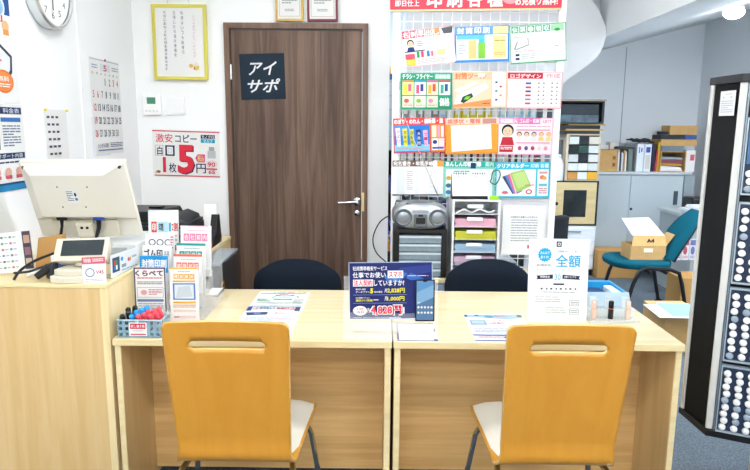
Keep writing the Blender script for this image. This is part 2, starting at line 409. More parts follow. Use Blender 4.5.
# ------------------------------------------------------- orange shell chairs
def shell_chair(label, loc, rz):
    t = thing('plywood_chair', label, 'chair', loc, 'orange chairs in front of the desks', rz)
    # local: sitter faces +y ; y=0 at bend
    prof = []
    zc, sx, hs = .789, .120, .0145
    zs = [.868, .8665, .8632, .858, .852, .846, .826] + [zc + hs * math.cos(PI * k / 8) for k in range(9)]
    zs += [zs[-1] - (zs[-1] - .405) * k / 22 for k in range(1, 23)]; NZ = len(zs)   # top of the back downward
    for z in zs: prof.append((-.075 * ((z - .44) / .43) ** 1.0 if z > .44 else 0, z))
    y0, z0 = prof[-1]
    prof = [(y, z) for y, z in prof]
    R = .055; cy, cz = R + .0, z0                                     # bend
    for k in range(1, 9):
        a = k / 8 * math.radians(84); prof.append((cy - R * math.cos(a), cz - R * math.sin(a)))
    ye, ze = prof[-1]
    for k in range(1, 12): prof.append((ye + k * .025, ze + k * .0053 + .004 * math.sin(k / 11 * PI)))
    ye, ze = prof[-1]
    for k in range(1, 6): prof.append((ye + .012 * k, ze + .002 * k - .0016 * k * k))
    n = len(prof); NC = 29; jl, jr = 7, 21
    sr = hs
    i0, i1 = 7, 15
    rows = []
    for i, (y, z) in enumerate(prof):
        if i < NZ: hw = .197 - .012 * (.868 - z) / .458
        elif i < NZ + 8: hw = .185 + .002 * (i - NZ + 1)
        else: hw = .201 + (.236 - .201) * min(1, (i - NZ - 8) / 10)
        d = .868 - z
        if i < 6: r = .022; hw2 = hw - r + math.sqrt(max(0, r * r - max(0, r - d) ** 2)) if d < r else hw
        elif i > n - 4: hw2 = hw - (.004, .012, .03)[i - (n - 3)] if i >= n - 3 else hw
        else: hw2 = hw
        if i0 <= i <= i1:
            q = (z - zc) / hs; e = sx - sr * (1 - math.sqrt(max(0, 1 - q * q)))
        else: e = sx - sr
        row = []
        for j in range(NC):
            if j <= jl: x = -hw2 + (hw2 - e) * j / jl
            elif j >= jr: x = e + (hw2 - e) * (j - jr) / (NC - 1 - jr)
            else: x = -e + 2 * e * (j - jl) / (jr - jl)
            c = .018 if i < NZ else .018 * max(0, 1 - (i - NZ + 1) / 9)
            s_ = c * (1 - (x / .2) ** 2)
            row.append((x, y + s_ * 1.0 - .009 if i < NZ + 3 else y + s_ - .009 * max(0, 1 - (i - NZ - 2) / 6), z - (.004 * (x / .2) ** 2 * 0)))
        rows.append(row)
    m = MB(PLY); m.use(PLYE); m.use(PLY)
    V = [[m.v(p) for p in r] for r in rows]
    for i in range(n - 1):
        for j in range(NC - 1):
            if i0 <= i < i1 and jl <= j < jr: continue
            m.f([V[i][j], V[i][j + 1], V[i + 1][j + 1], V[i + 1][j]])
    for vv in list(m.bm.verts):
        if not vv.link_faces: m.bm.verts.remove(vv)
    m.build('seat_shell', t, local=True, solid=.012, rim=1, smooth=50)
    # upholstered seat pad lying in the shell
    m = MB(CREAM)
    top = []; bot = []
    idx = list(range(NZ + 7, n - 2))
    for a, i in enumerate(idx):
        y, z = prof[i]; f_ = a / (len(idx) - 1)
        hw = (.190 + .036 * min(1, f_ * 1.4)) - (.02 * (1 - min(1, a / 2)) + .02 * max(0, (a - len(idx) + 3) / 2))
        lift = .007 + .016 * math.sin(min(1, max(0, f_)) * PI) ** .4 if 0 < a < len(idx) - 1 else .008
        top.append([(-hw + 2 * hw * j / 10, y, z + .0065 + lift * (1 - abs(j / 5 - 1) ** 6)) for j in range(11)])
        bot.append([(-hw + 2 * hw * j / 10, y, z + .0065) for j in range(11)])
    A = m.grid(top); B = m.grid(bot)
    N = len(A)
    for i in range(N - 1):
        m.f([A[i][0], A[i + 1][0], B[i + 1][0], B[i][0]]); m.f([A[i][-1], A[i + 1][-1], B[i + 1][-1], B[i][-1]])
    for j in range(10):
        m.f([A[0][j], A[0][j + 1], B[0][j + 1], B[0][j]]); m.f([A[-1][j], A[-1][j + 1], B[-1][j + 1], B[-1][j]])
    m.build('seat_pad', t, local=True, smooth=60)
    for s in (-1, 1):
        m = MB(CHROME)
        m.tube([(s * .155, .17, .346), (s * .175, .09, .334), (s * .186, .025, .322), (s * .192, -.02, .30), (s * .20, -.05, .24), (s * .225, -.11, .01)], .0105, seg=10)
        m.build('leg', t, local=True)
        m = MB(CHROME)
        m.tube([(s * .15, .18, .347), (s * .178, .26, .354), (s * .205, .30, .342), (s * .216, .315, .31), (s * .25, .385, .01)], .0105, seg=10)
        m.build('leg', t, local=True)
        for fx, fy in ((s * .225, -.11), (s * .25, .385)):
            m = MB(BLACK); m.cyl((fx, fy, 0), (fx, fy, .02), .014, seg=12); m.build('foot_cap', t, local=True)
    m = MB(CHROME); m.tube([(-.15, .17, .346), (.15, .17, .346)], .009); m.build('cross_bar', t, local=True)
    return t
shell_chair('orange plywood chair with cream seat pad at the left desk', (-.468, 1.925, 0), 0)
shell_chair('orange plywood chair with cream seat pad at the right desk', (.590, 1.925, 0), 0)

# ------------------------------------------------------------ office chairs
def task_chair(x, y, label, top=.79, w=.44, rz=0):
    t = thing('office_chair', label, 'chair', (x, y, 0), 'dark office chairs behind the desks', rz)
    rows = []
    for i in range(13):
        z = .50 + (top - .50) * i / 12; f_ = i / 12
        hw = w / 2 * (1 - .28 * max(0, (f_ - .45) / .55) ** 3.2) * (.9 + .1 * min(1, f_ * 3)); 
        rows.append((z, hw))
    m = MB(NAVYF)
    for side in (0, 1):
        R = []
        for i, (z, hw) in enumerate(rows):
            zz = z
            R.append([(hw * (j / 8 - 1), .03 * (j / 8 - 1) ** 2 + (.055 if side else 0) * (1 - abs(j / 8 - 1) ** 5) * (1 - (i / 12) ** 8), zz - .035 * abs(j / 8 - 1) ** 3 * (i / 12) ** 3) for j in range(17)])
        m.grid(R)
    bmesh.ops.remove_doubles(m.bm, verts=m.bm.verts[:], dist=.0008)
    bmesh.ops.holes_fill(m.bm, edges=m.bm.edges[:], sides=80)
    m.build('backrest', t, local=True, smooth=60)
    m = MB(NAVYF); m.prism([(-.2, .08), (.2, .08), (.23, .14), (.23, .46), (.18, .52), (-.18, .52), (-.23, .46), (-.23, .14)], .40, .46); m.build('seat', t, local=True, bevel=.015)
    m = MB(BLACK); m.tube([(0, -.012, .60), (0, -.03, .45), (0, .06, .39), (0, .25, .385)], .016); m.build('back_bracket', t, local=True)
    m = MB(BLACK); m.cyl((0, .28, .10), (0, .28, .40), .025); m.build('column', t, local=True)
    for k in range(5):
        a = 2 * PI * k / 5 + .3; ex, ey = .19 * math.cos(a), .28 + .19 * math.sin(a)
        m = MB(BLACK); m.tube([(0, .28, .12), (ex, ey, .065)], [.022, .014]); b = m.build('base_arm', t, local=True)
        m = MB(BLACKM); m.cyl((ex - .012, ey, .028), (ex + .012, ey, .028), .028); m.build('caster', t, local=True)
    return t
task_chair(-.42, 3.20, 'dark navy office chair back behind the left desk', .782, .455, PI)
task_chair(.555, 3.15, 'dark navy office chair back behind the right desk', .802, .44, PI)
# ------------------------------------------------ things on the left wall
def wallsheet(name, label, cat, y0, y1, z0, z1, parent=None, paper='#fbfbf9', thick=.0015, off=.002):
    s = Sheet((XL + off, y0, z1), (XL + off, y1, z1), (XL + off, y0, z0), paper, thick); return s
def fin(s, name, label, cat, group=None):
    return tag(s.build(name, smooth=0), label, cat, group)

# clock
ctr = PX(43, -13, XL)
t = thing('wall_clock', 'round white wall clock with a silver rim high on the left wall', 'clock', (XL, ctr.y, ctr.z))
rr = .182
m = MB(ALU); m.lathe((0, 0, 0), [(rr - .02, .001), (rr, .004), (rr, .045), (rr - .006, .052), (rr - .014, .052), (rr - .014, .04)], axis='x', seg=48, close=False); m.build('rim', t, local=True)
m = MB(WHITEM); m.lathe((0, 0, 0), [(rr - .013, .030), (rr - .013, .034)], axis='x', seg=48); face = m.build('clock_face', t, local=True)
def dial():
    s = Sheet((.0365, -rr, rr), (.0365, rr, rr), (.0365, -rr, -rr), '#fdfdfd', .0008)
    s.bm.free(); s.bm = bmesh.new(); return s
for k in range(1, 13):
    s = dial()
    a = k * PI / 6; cx, cy = .5 + .335 * math.sin(a), .5 - .335 * math.cos(a)
    w = .012 if k == 1 else (.032 if k < 10 else .055)
    s.t(str(k), cx - w, cy - .040, cx + w, cy + .040, '#6d7678', .0); s.build('numeral', face, local=True, smooth=0)
s = dial()
for k in range(60):
    a = k * PI / 30; cx, cy = .5 + .445 * math.sin(a), .5 - .445 * math.cos(a); s.r(cx - .003, cy - .003, cx + .003, cy + .003, '#8a9193')
s.build('minute_ring', face, local=True, smooth=0).location = (0, 0, 0)
m = MB(BLACK); m.box(.0385, -.003, -.10, .0395, .003, .02); m.build('hand', t, local=True)
m = MB(BLACK); m.prism([(-.003, -.02), (.004, -.02), (.03, .07), (.024, .073)], .040, .041, 'x'); m.build('hand', t, local=True)

# calendar of May
A, B, C_ = PX(89, 55, XL), PX(118.5, 66, XL), PX(94, 155, XL)
zt = 1.812; zb = 1.30; y0, y1 = 3.37, 3.75
t = thing('wall_calendar', 'white month calendar with red Sundays on the left wall near the corner', 'calendar', (XL, (y0 + y1) / 2, zb))
s = wallsheet(0, 0, 0, y0, y1, zb, zt, off=.004, thick=.002)
s.r(.02, .012, .98, .022, '#b7bfd2')
s.r(.33, .05, .66, .13, '#e8ecef'); s.t('5', .44, .06, .55, .125, '#e0506a'); s.lines(.06, .07, .25, .12, 2, '#9aa3b5'); s.lines(.72, .07, .95, .12, 2, '#9aa3b5')
for i, d in enumerate('日月火水木金土'): s.t(d, .05 + i * .137, .145, .10 + i * .137, .168, '#e0506a' if i == 0 else '#39435c')
day = 1
for w in range(5):
    for i in range(7):
        if w == 0 and i < 3: continue
        if day > 31: break
        y = .20 + w * .135; x = .04 + i * .137; d = str(day)
        ww = .020 if day == 1 else (.05 if day == 11 else (.045 if day < 10 else .080))
        s.t(d, x, y, x + ww, y + .075, '#e0506a' if i == 0 or day in (3, 4, 6) else '#4a546c', .015); day += 1
s.t('シンボル印刷', .08, .885, .42, .93, '#3a4668'); s.lines(.5, .88, .94, .935, 3, '#4a5678'); s.r(.08, .95, .94, .962, '#5a6fa8')
s.build('page', t, smooth=0)
m = MB(pm('#d03040', .4)); m.lathe((XL + .004, (y0 + y1) / 2, zt - .004), [(.006, 0), (.006, .006)], axis='x', seg=10); m.build('pin', t)
# sheet behind the lower half of the calendar
m = MB(pm('#dfe3ee', .7)); m.box(XL, y0 - .012, zb - .008, XL + .0015, y0 + .20, zb + .20); tag(m.build('memo_sheet'), 'pale sheet peeking out behind the May calendar', 'paper')

# notice with yellow pins
y0, y1 = 2.885, 3.09; zt, zb = 1.527, 1.235
s = wallsheet(0, 0, 0, y0, y1, zb, zt)
for r_ in range(7):
    for c in range(3):
        if r_ == 6 and c == 2: continue
        s.lay(); x, y = .10 + c * .19, .10 + r_ * .115; s.use(ink('#454b57')); s.t('●' if False else '■', x, y, x + .12, y + .034, '#4a505c')
s.lines(.55, .80, .9, .93, 3, '#d88b98')
fin(s, 'notice_sheet', 'white sheet with rows of dark marks held by two yellow pins on the left wall', 'notice')
for yy in (y0 + .004, y1 - .008):
    m = MB(pm('#e6dc2c', .4)); m.lathe((XL + .0035, yy, zt - .002), [(.0055, 0), (.004, .006), (.006, .010)], axis='x', seg=10)
    tag(m.build('push_pin'), 'yellow push pin at the %s corner of the white sheet with dark marks' % ('left' if yy < 3 else 'right'), 'pin', 'yellow push pins')

# posters at the far left
y0, y1 = 2.34, 2.70
zt, zb = 1.985, 1.545
s = wallsheet(0, 0, 0, y0, y1, zb, zt, off=.0035)
s.r(0, .0, .93, .21, '#2b5c9e'); s.el(.70, .15, .14, .11, '#e7f2fb'); s.el(.72, .15, .09, .07, '#9cc8ef'); s.r(.5, .22, .78, .28, '#d94c5e'); s.r(.52, .225, .75, .27, '#ffffff')
s.el(.82, .31, .07, .05, '#efc38d'); s.r(.77, .34, .88, .39, '#e8a04c')
s.q([(.0, .38), (.60, .44), (.90, .57), (.88, .72), (.75, .84), (.0, .72)], '#2c3b50'); s.q([(.0, .41), (.58, .465), (.86, .585), (.84, .70), (.72, .80), (.0, .69)], '#f2f6fa')
s.q([(.1, .50), (.35, .53), (.33, .56), (.1, .54)], '#5fb4dd'); s.q([(.45, .56), (.7, .62), (.68, .64), (.44, .59)], '#e38a8f'); s.el(.42, .63, .06, .04, '#5ec0e0')
s.el(.70, .81, .19, .105, '#ef7a2c'); s.el(.70, .81, .17, .09, '#f6924a'); s.t('無料', .60, .76, .80, .81, '#ffffff'); s.lines(.58, .83, .82, .87, 2, '#ffffff')
s.el(.10, .80, .12, .06, '#3c6fae')
fin(s, 'poster', 'white poster with a tablet picture and an orange circle at the far left', 'poster', 'posters at the far left')
zt, zb = 1.538, 1.19
s = wallsheet(0, 0, 0, y0, y1 + .012, zb, zt)
s.r(0, .03, .97, .11, '#20355c'); s.t('料金表', .62, .04, .93, .10, '#dfe8f5'); s.r(.0, .16, .52, .52, '#6f8891'); s.el(.28, .25, .18, .10, '#d5dde0'); s.el(.42, .44, .10, .07, '#2bb3a4'); s.t('e', .38, .405, .46, .475, '#ffffff')
s.r(.56, .15, .94, .20, '#4178c0'); s.lines(.58, .24, .92, .5, 8, '#6a7a92')
s.r(0, .56, .97, .63, '#20355c'); s.t('サポート内容', .45, .57, .93, .62, '#dfe8f5'); s.lines(.3, .66, .92, .70, 1, '#2c4068')
for k in range(4): s.el(.22 + k * .2, .78, .06, .05, '#efb7a8'); s.r(.16 + k * .2, .82, .28 + k * .2, .86, '#d9606c')
s.r(0, .915, 1, 1.0, '#2f8ec6'); s.r(0, .905, 1, .93, '#174d7c')
fin(s, 'poster', 'poster with navy bands, a photo and a blue bottom edge at the far left', 'poster', 'posters at the far left')

# ------------------------------------------------ things on the back wall
def yq(TLp, TRp, BLp, Y, **k): return Sheet(PY(*TLp, Y), PY(*TRp, Y), PY(*BLp, Y), **k)
# thermostat and plate
p0, p1 = PY(143.5, 95, 4), PY(162.5, 115, 4)
t = thing('thermostat', 'white wall thermostat with a small green display left of the door', 'thermostat', ((p0.x + p1.x) / 2, 3.985, p1.z))
m = MB(WHITEM); m.box(p0.x, 3.975, p1.z, p1.x, 3.9995, p0.z); m.build('body', t, bevel=.003)
w = p1.x - p0.x; h = p0.z - p1.z
m = MB(pm('#4f8f74', .3)); m.box(p0.x + w * .25, 3.9735, p1.z + h * .55, p0.x + w * .72, 3.9748, p1.z + h * .88); m.build('display', t)
for k in range(4):
    m = MB(LGREY); m.box(p0.x + w * (.14 + .2 * k), 3.9735, p1.z + h * .16, p0.x + w * (.26 + .2 * k), 3.9748, p1.z + h * .22); m.build('button', t)
p0, p1 = PY(167, 97, 4), PY(185.5, 115, 4); w = p1.x - p0.x; h = p0.z - p1.z
t = thing('switch_plate', 'plain white multi-switch plate right of the thermostat', 'switch', ((p0.x + p1.x) / 2, 3.985, p1.z))
m = MB(WHITEM); m.box(p0.x, 3.990, p1.z, p1.x, 3.9995, p0.z); m.build('plate', t, bevel=.002)
for i in range(3):
    for j in range(2):
        m = MB(WHITE); m.box(p0.x + w * (.08 + .3 * i), 3.986, p1.z + h * (.1 + .42 * j), p0.x + w * (.34 + .3 * i), 3.9898, p1.z + h * (.46 + .42 * j)); m.build('switch', t, bevel=.001)

# calligraphy in the yellow frame
def framed(name, label, TLp, TRp, BLp, fcol, fw, fill, group=None, tilt=.0, inner=None):
    Y = 3.972
    TL, TR, BL = PY(*TLp, Y), PY(*TRp, Y), PY(*BLp, Y)
    c = (TL + TR) / 2; c.y = 4.0; c.z = BL.z
    t = thing(name, label, 'frame', c, group)
    u = (TR - TL); w = u.length; u.normalize(); d = (BL - TL); d -= u * d.dot(u); h = d.length; d.normalize()
    M_ = Matrix((u, -d, u.cross(-d))).transposed().to_4x4(); M_.translation = TL
    m = MB(pm(fcol, .35)); m.M = M_
    for a in ((0, 0, fw, h), (w - fw, 0, w, h), (fw, 0, w - fw, fw), (fw, h - fw, w - fw, h)): m.box(a[0], -a[1], -.018, a[2], -a[3], .004)
    m.build('frame', t, bevel=.001)
    s = Sheet(M_ @ Vector((fw, -fw, -.004)), M_ @ Vector((w - fw, -fw, -.004)), M_ @ Vector((fw, -h + fw, -.004)), '#fbfaf8', .012)
    fill(s); s.build('paper', t, smooth=0)
    return t, M_, w, h
def calli(s):
    cols = [('いつもありがとうございます', .80, '#e39ca6', .10, .72), ('私達はいつも皆様の', .56, '#55617f', .04, .68), ('立場にたち喜び感動を', .40, '#55617f', .04, .72), ('大切にありふれた日を積み重ねます', .20, '#4c5878', .04, .92)]
    for txt, x, c, a, b in cols:
        n = len(txt); st = (b - a) / n
        for i, ch in enumerate(txt): s.t(ch, x - .028 + .004 * (i % 3), a + i * st + .006, x + .028, a + (i + .82) * st, c, 0)
    s.el(.72, .84, .045, .03, '#e9b86a'); s.el(.83, .86, .06, .045, '#f0d45c'); s.el(.83, .82, .045, .03, '#f7efe0'); s.el(.79, .88, .02, .015, '#b57b4a')
t, M_, w, h = framed('framed_writing', 'yellow framed vertical handwriting hanging above the thermostat', (151, 4), (205.5, 4.5), (154.5, 79.5), '#d8cd58', .019, calli)
m = MB(GREY); top = M_ @ Vector((w * .5, .10, -.006)); 
m.tube([M_ @ Vector((w * .28, -.001, -.008)), M_ @ Vector((w * .36, .085, -.006))], .0012, seg=5); m.tube([M_ @ Vector((w * .70, -.001, -.008)), M_ @ Vector((w * .62, .085, -.006))], .0012, seg=5)
m.tube([M_ @ Vector((w * .36, .085, -.006)), M_ @ Vector((w * .62, .085, -.006))], .0012, seg=5); m.build('hanging_cord', t)
def cert(s):
    s.fr(.06, .05, .94, .95, '#b9a57a', .015); s.t('表彰状', .3, .14, .7, .22, '#555555'); s.lines(.18, .32, .84, .72, 8, '#8f8f8f', .35); s.lines(.3, .80, .7, .86, 2, '#9a9a9a')
framed('certificate', 'certificate in a gold frame above the door', (274.5, -34), (302.5, -34), (276, 21), '#d2ad55', .013, cert, 'framed certificates above the door')
framed('certificate', 'certificate in a dark red frame above the door', (306.5, -34), (337.5, -34), (307, 21.3), '#6e1f2a', .013, cert, 'framed certificates above the door')

# price poster
s = yq((152, 129), (219.5, 131), (154, 176.5), 3.998)
s.r(.0, .02, 1, .045, '#d84a5c'); s.r(.02, .955, 1.0, .98, '#d84a5c')
s.t('激安', .05, .09, .30, .27, '#e0354a', .012); s.t('コピー', .34, .10, .66, .26, '#26345a', .03)
s.r(.72, .09, .93, .17, '#26345a'); s.t('モノクロ', .735, .10, .915, .16, '#ffffff'); s.r(.72, .18, .93, .26, '#1fa8c4'); s.t('セルフ', .76, .19, .89, .25, '#ffffff')
s.fr(.04, .33, .16, .55, '#9aa4ba', .006); s.t('白', .07, .36, .145, .53, '#26345a', .03); s.r(.19, .33, .33, .55, '#26345a'); s.r(.215, .36, .305, .52, '#ffffff'); s.fr(.235, .39, .285, .49, '#c9ced8', .006)
s.t('1', .150, .58, .195, .90, '#e0354a', .03); s.t('枚', .24, .70, .35, .90, '#26345a', .015)
s.t('5', .385, .33, .635, .94, '#1b2a4c', .035); s.t('5', .37, .31, .62, .92, '#e8344a', .035); s.t('円', .65, .70, .79, .90, '#26345a', .025)
s.q([(.635, .58), (.67, .5), (.78, .5), (.78, .67), (.67, .67)], '#e64fa0'); s.t('税込', .67, .52, .765, .65, '#f8e34c')
s.r(.84, .34, .92, .42, '#aab2b5'); s.r(.82, .42, .94, .58, '#c7cdd0'); s.el(.88, .70, .085, .085, '#f6e3e5'); s.t('90', .82, .66, .93, .76, '#d64458'); s.r(.80, .79, .96, .82, '#d64458'); s.t('65', .83, .83, .93, .91, '#d64458')
s.el(.08, .89, .035, .03, '#8b7352'); s.el(.05, .91, .02, .02, '#d8c58c')
fin(s, 'price_poster', 'red and navy copy price poster with a big red 5 on the white wall', 'poster')
# navy sign on the door
s = yq((239, 54), (284, 53), (240.5, 100), 3.997, paper='#20303f')
s.t('アイ', .20, .18, .82, .46, '#f4f6f7', .03, .28); s.t('サポ', .16, .55, .88, .84, '#f4f6f7', .03, .28)
fin(s, 'door_sign', 'dark navy square sign with white slanted letters on the walnut door', 'sign')

# ---------------------------------------- reception counter: what lies on it
ZC = .9002
# POS monitor seen from behind
TL, TR = PY(19.5, 162, 2.48), PY(126, 161.5, 2.48); BL, BR = PY(42.8, 236, 2.61), PY(141.5, 236, 2.61)
c = (BL + BR) / 2
t = thing('pos_monitor', 'beige point of sale monitor seen from behind on the left counter', 'monitor', (c.x, c.y + .03, ZC + .085))
u = ((TR - TL) + (BR - BL)); u.normalize(); wv = ((TL - BL) + (TR - BR)); hgt = wv.length / 2; wv -= u * wv.dot(u); wv.normalize(); nv = u.cross(wv)
W = (TR - TL).length * .5 + (BR - BL).length * .5
M_ = Matrix((u, wv, nv)).transposed().to_4x4(); M_.translation = c
def loft(m, a, za, b, zb):   # rect a at height za to rect b at zb ; rect = x0,y0,x1,y1
    A_ = [(a[0], a[1], za), (a[2], a[1], za), (a[2], a[3], za), (a[0], a[3], za)]; B_ = [(b[0], b[1], zb), (b[2], b[1], zb), (b[2], b[3], zb), (b[0], b[3], zb)]
    m.hexa(A_ + B_)
hw = W / 2
m = MB(CREAM); m.M = M_; loft(m, (-hw, 0, hw, hgt), -.028, (-hw, 0, hw, hgt), 0); m.build('screen_bezel', t, bevel=.004)
m = MB(pm('#0c0f13', .1, spec=.6)); m.M = M_; m.box(-hw + .02, .03, -.0295, hw - .02, hgt - .02, -.0285); m.build('screen', t)
def mon(px, py, n):      # where a line of sight meets the plane n in front of the bezel
    o = Vector((0, 0, H)); r = ray(px, py); P0 = c + nv * n
    q = o + r * ((P0 - o).dot(nv) / r.dot(nv)) - c
    return q.dot(u), q.dot(wv)
N_ = .045
k0, k1, k2, k3 = mon(25.5, 175.5, N_), mon(103.7, 175.5, N_), mon(112.5, 217, N_), mon(46, 217, N_)
ci = ((k0[0] + k3[0]) / 2, (k2[1] + k3[1]) / 2, (k1[0] + k2[0]) / 2, (k0[1] + k1[1]) / 2)
m = MB(CREAM); m.M = M_; loft(m, (-hw + .004, ci[1] - .035, hw - .004, hgt - .004), .0005, ci, N_)
m.build('back_cover', t, bevel=.002)
m = MB(BEIGE); m.M = M_; m.box(ci[0] + .01, .003, .0005, ci[2] - .005, ci[1] - .036, .012); m.build('connector_bay', t, bevel=.002)
m = MB(BEIGED); m.M = M_
for k in range(24): m.box(-hw + .06 + k * (2 * hw - .12) / 24, hgt - .030, .010, -hw + .065 + k * (2 * hw - .12) / 24, hgt - .018, .0185)
m.build('vent', t)
l0, l1 = mon(64.5, 190, N_), mon(80, 203, N_)
s = Sheet(M_ @ Vector((l0[0], l0[1], N_ + .0008)), M_ @ Vector((l1[0], l0[1], N_ + .0008)), M_ @ Vector((l0[0], l1[1], N_ + .0008)), '#eef0f0', .0006)
s.lines(.06, .1, .6, .9, 6, '#5f6f8a'); s.el(.8, .35, .1, .15, '#333b4a'); s.r(.7, .6, .92, .8, '#6b7a95'); s.build('rating_label', t, smooth=0)
m = MB(BLACK); m.M = M_
for px, py in ((57, 187), (87, 187), (63, 207), (86, 207)):
    q = mon(px, py, N_); m.lathe((q[0], q[1], N_ - .0005), [(.003, 0), (.003, .002)], seg=8)
for a in (-hw + .022, hw - .018): m.lathe((a, hgt - .018, .006), [(.006, 0), (.006, .010)], seg=8)
m.build('screw', t)
h0, h1 = mon(75, 224, .045), mon(95, 236, .045)
m = MB(BEIGE); m.M = M_; m.box(h0[0], h1[1] - .01, .0125, h1[0], h0[1], .045); b = m.build('hinge_block', t, bevel=.004)
m = MB(BLACK); m.M = M_
for a in (.35, .68): m.lathe((h0[0] + (h1[0] - h0[0]) * a, h0[1] - .018, .045), [(.006, 0), (.006, .003)], seg=10)
m.build('screw', b)
m = MB(BEIGE); p = M_ @ Vector(((h0[0] + h1[0]) / 2, 0, .0)); m.box(p.x - .04, p.y - .02, ZC + .086, p.x + .04, p.y + .07, p.z + .012); m.build('stand', t, bevel=.004)
for nm, pxs, col in (('power_cable', ((61, 219), (62, 226), (61, 234), (58, 240)), '#17181b'), ('video_cable', ((98, 219), (99, 227), (97, 235), (95, 240)), '#2b4fae')):
    q = [mon(x, y, .04) for x, y in pxs]
    m = MB(pm(col, .4)); m.M = M_; m.box(q[0][0] - .020, q[0][1] - .009, .0125, q[0][0] + .020, q[0][1] + .008, .04); pl = m.build('plug', t, bevel=.003)
    m = MB(BLACK); P = [M_ @ Vector((q[0][0], q[0][1] - .006, .036)), M_ @ Vector((q[1][0], q[1][1], .04)), M_ @ Vector((q[2][0], q[2][1], .04)), M_ @ Vector((q[3][0], q[3][1], .038))]
    for v_ in P: v_.z = max(v_.z, ZC + .094)
    m.tube(P, [.011, .009, .007, .006] if nm == 'video_cable' else [.008, .006, .006, .006]); m.build(nm, t)
# grey cash drawer box under the monitor
p0, p1 = PY(47, 236, 2.52), PY(146, 262, 2.52)
t = thing('cash_drawer', 'pale grey metal cash drawer under the beige monitor', 'cash drawer', ((p0.x + p1.x) / 2, 2.66, ZC))
m = MB(LGREY); m.box(p0.x, 2.50, ZC, -.985, 2.83, ZC + .084); m.build('body', t, bevel=.003)
m = MB(GREY); m.box(p0.x + .03, 2.497, ZC + .012, -1.02, 2.4995, ZC + .07); m.build('front_plate', t, bevel=.001)
# customer display
t = thing('customer_display', 'beige customer display with a dark glass strip at the counter edge', 'display', (PZ(68, 283, ZC).x, 2.24, ZC))
a = PZ(47, 284, ZC); b = PZ(90, 283, ZC)
m = MB(BEIGE); m.prism([(a.x, 2.19), (a.x + .055, 2.168), (b.x - .02, 2.185), (b.x + .005, 2.215), (b.x - .01, 2.33), (a.x + .04, 2.33), (a.x + .005, 2.28)], ZC, ZC + .024)
m.prism([(a.x + .012, 2.20), (a.x + .058, 2.185), (b.x - .028, 2.20), (b.x - .01, 2.225), (b.x - .02, 2.31), (a.x + .05, 2.31), (a.x + .02, 2.27)], ZC + .0235, ZC + .046); m.build('base', t, bevel=.003)
m = MB(BEIGE); m.cyl((b.x - .065, 2.265, ZC + .045), (b.x - .065, 2.275, ZC + .10), .022, .018); m.build('neck', t)
TL, TR, BL, BR = PY(53.5, 238.5, 2.27), PY(106.5, 237, 2.27), PY(52, 261.5, 2.22), PY(104.5, 257.5, 2.22)
u = (TR - TL).normalized(); wv = (TL - BL); wv -= u * wv.dot(u); hh = wv.length; wv.normalize(); nv = u.cross(wv); W2 = (TR - TL).length
M2 = Matrix((u, wv, nv)).transposed().to_4x4(); M2.translation = BL
m = MB(BEIGE); m.M = M2; loft(m, (.008, .006, W2 - .008, hh - .006), -.05, (0, 0, W2, hh), 0); m.build('display_head', t, bevel=.004)
m = MB(GLASSK); m.M = M2; m.box(W2 * .14, hh * .22, .0005, W2 * .92, hh * .88, .003); m.build('display_glass', t)
# price card in acrylic
s = Sheet(PY(81.5, 257.5, 2.2), PY(105, 256.5, 2.2), PY(87.5, 284.0, 2.185), '#fdfcfb', .003)
s.r(0, 0, 1, .26, '#e06a7a'); s.t('特価', .08, .05, .38, .2, '#ffffff'); s.lines(.45, .07, .92, .2, 2, '#ffffff'); s.el(.33, .58, .2, .17, '#5a6e94'); s.el(.33, .58, .16, .135, '#f2f5fa'); s.t('V45', .58, .50, .92, .64, '#c94d5d'); s.lines(.12, .82, .9, .94, 2, '#aab0ba')
fin(s, 'price_card', 'white and pink price card leaning by the beige customer display', 'card')
# card brand stand (clear) and reader
t = thing('payment_sign', 'clear acrylic payment sign with small coloured logos at the counter corner', 'sign', (-1.02, 2.32, ZC))
a0, a1 = PY(110, 262, 2.30), PY(142, 243, 2.47)
g0, g1 = PZ(112, 279, ZC), PZ(139, 265, ZC)
s = Sheet(g0 + Vector((0, 0, .088)), g1 + Vector((0, 0, .075)), g0 + Vector((0, 0, .003)), '#edf1f4', .002)
s.r(.05, .15, .3, .8, '#35506a'); s.r(.09, .28, .15, .48, '#d6404e'); s.r(.16, .28, .22, .48, '#42a05c'); s.r(.09, .5, .15, .7, '#3b79c8'); s.r(.16, .5, .22, .7, '#ffffff')
s.el(.38, .3, .05, .1, '#35a8d8'); s.r(.36, .55, .52, .7, '#8aa2b8'); s.el(.62, .42, .04, .09, '#e0526a'); s.el(.67, .42, .04, .09, '#e8a04a'); s.r(.74, .3, .92, .4, '#a9b7c4'); s.lines(.36, .78, .95, .9, 1, '#9aa8b6')
s.build('printed_insert', t, smooth=0)
m = MB(ACRY2); m.hexa([(g0.x, g0.y, ZC), (g1.x, g1.y, ZC), (g1.x - .04, g1.y + .02, ZC), (g0.x - .04, g0.y + .02, ZC), (g0.x, g0.y, ZC + .0028), (g1.x, g1.y, ZC + .0028), (g1.x - .04, g1.y + .02, ZC + .0028), (g0.x - .04, g0.y + .02, ZC + .0028)]); m.build('acrylic_base', t)
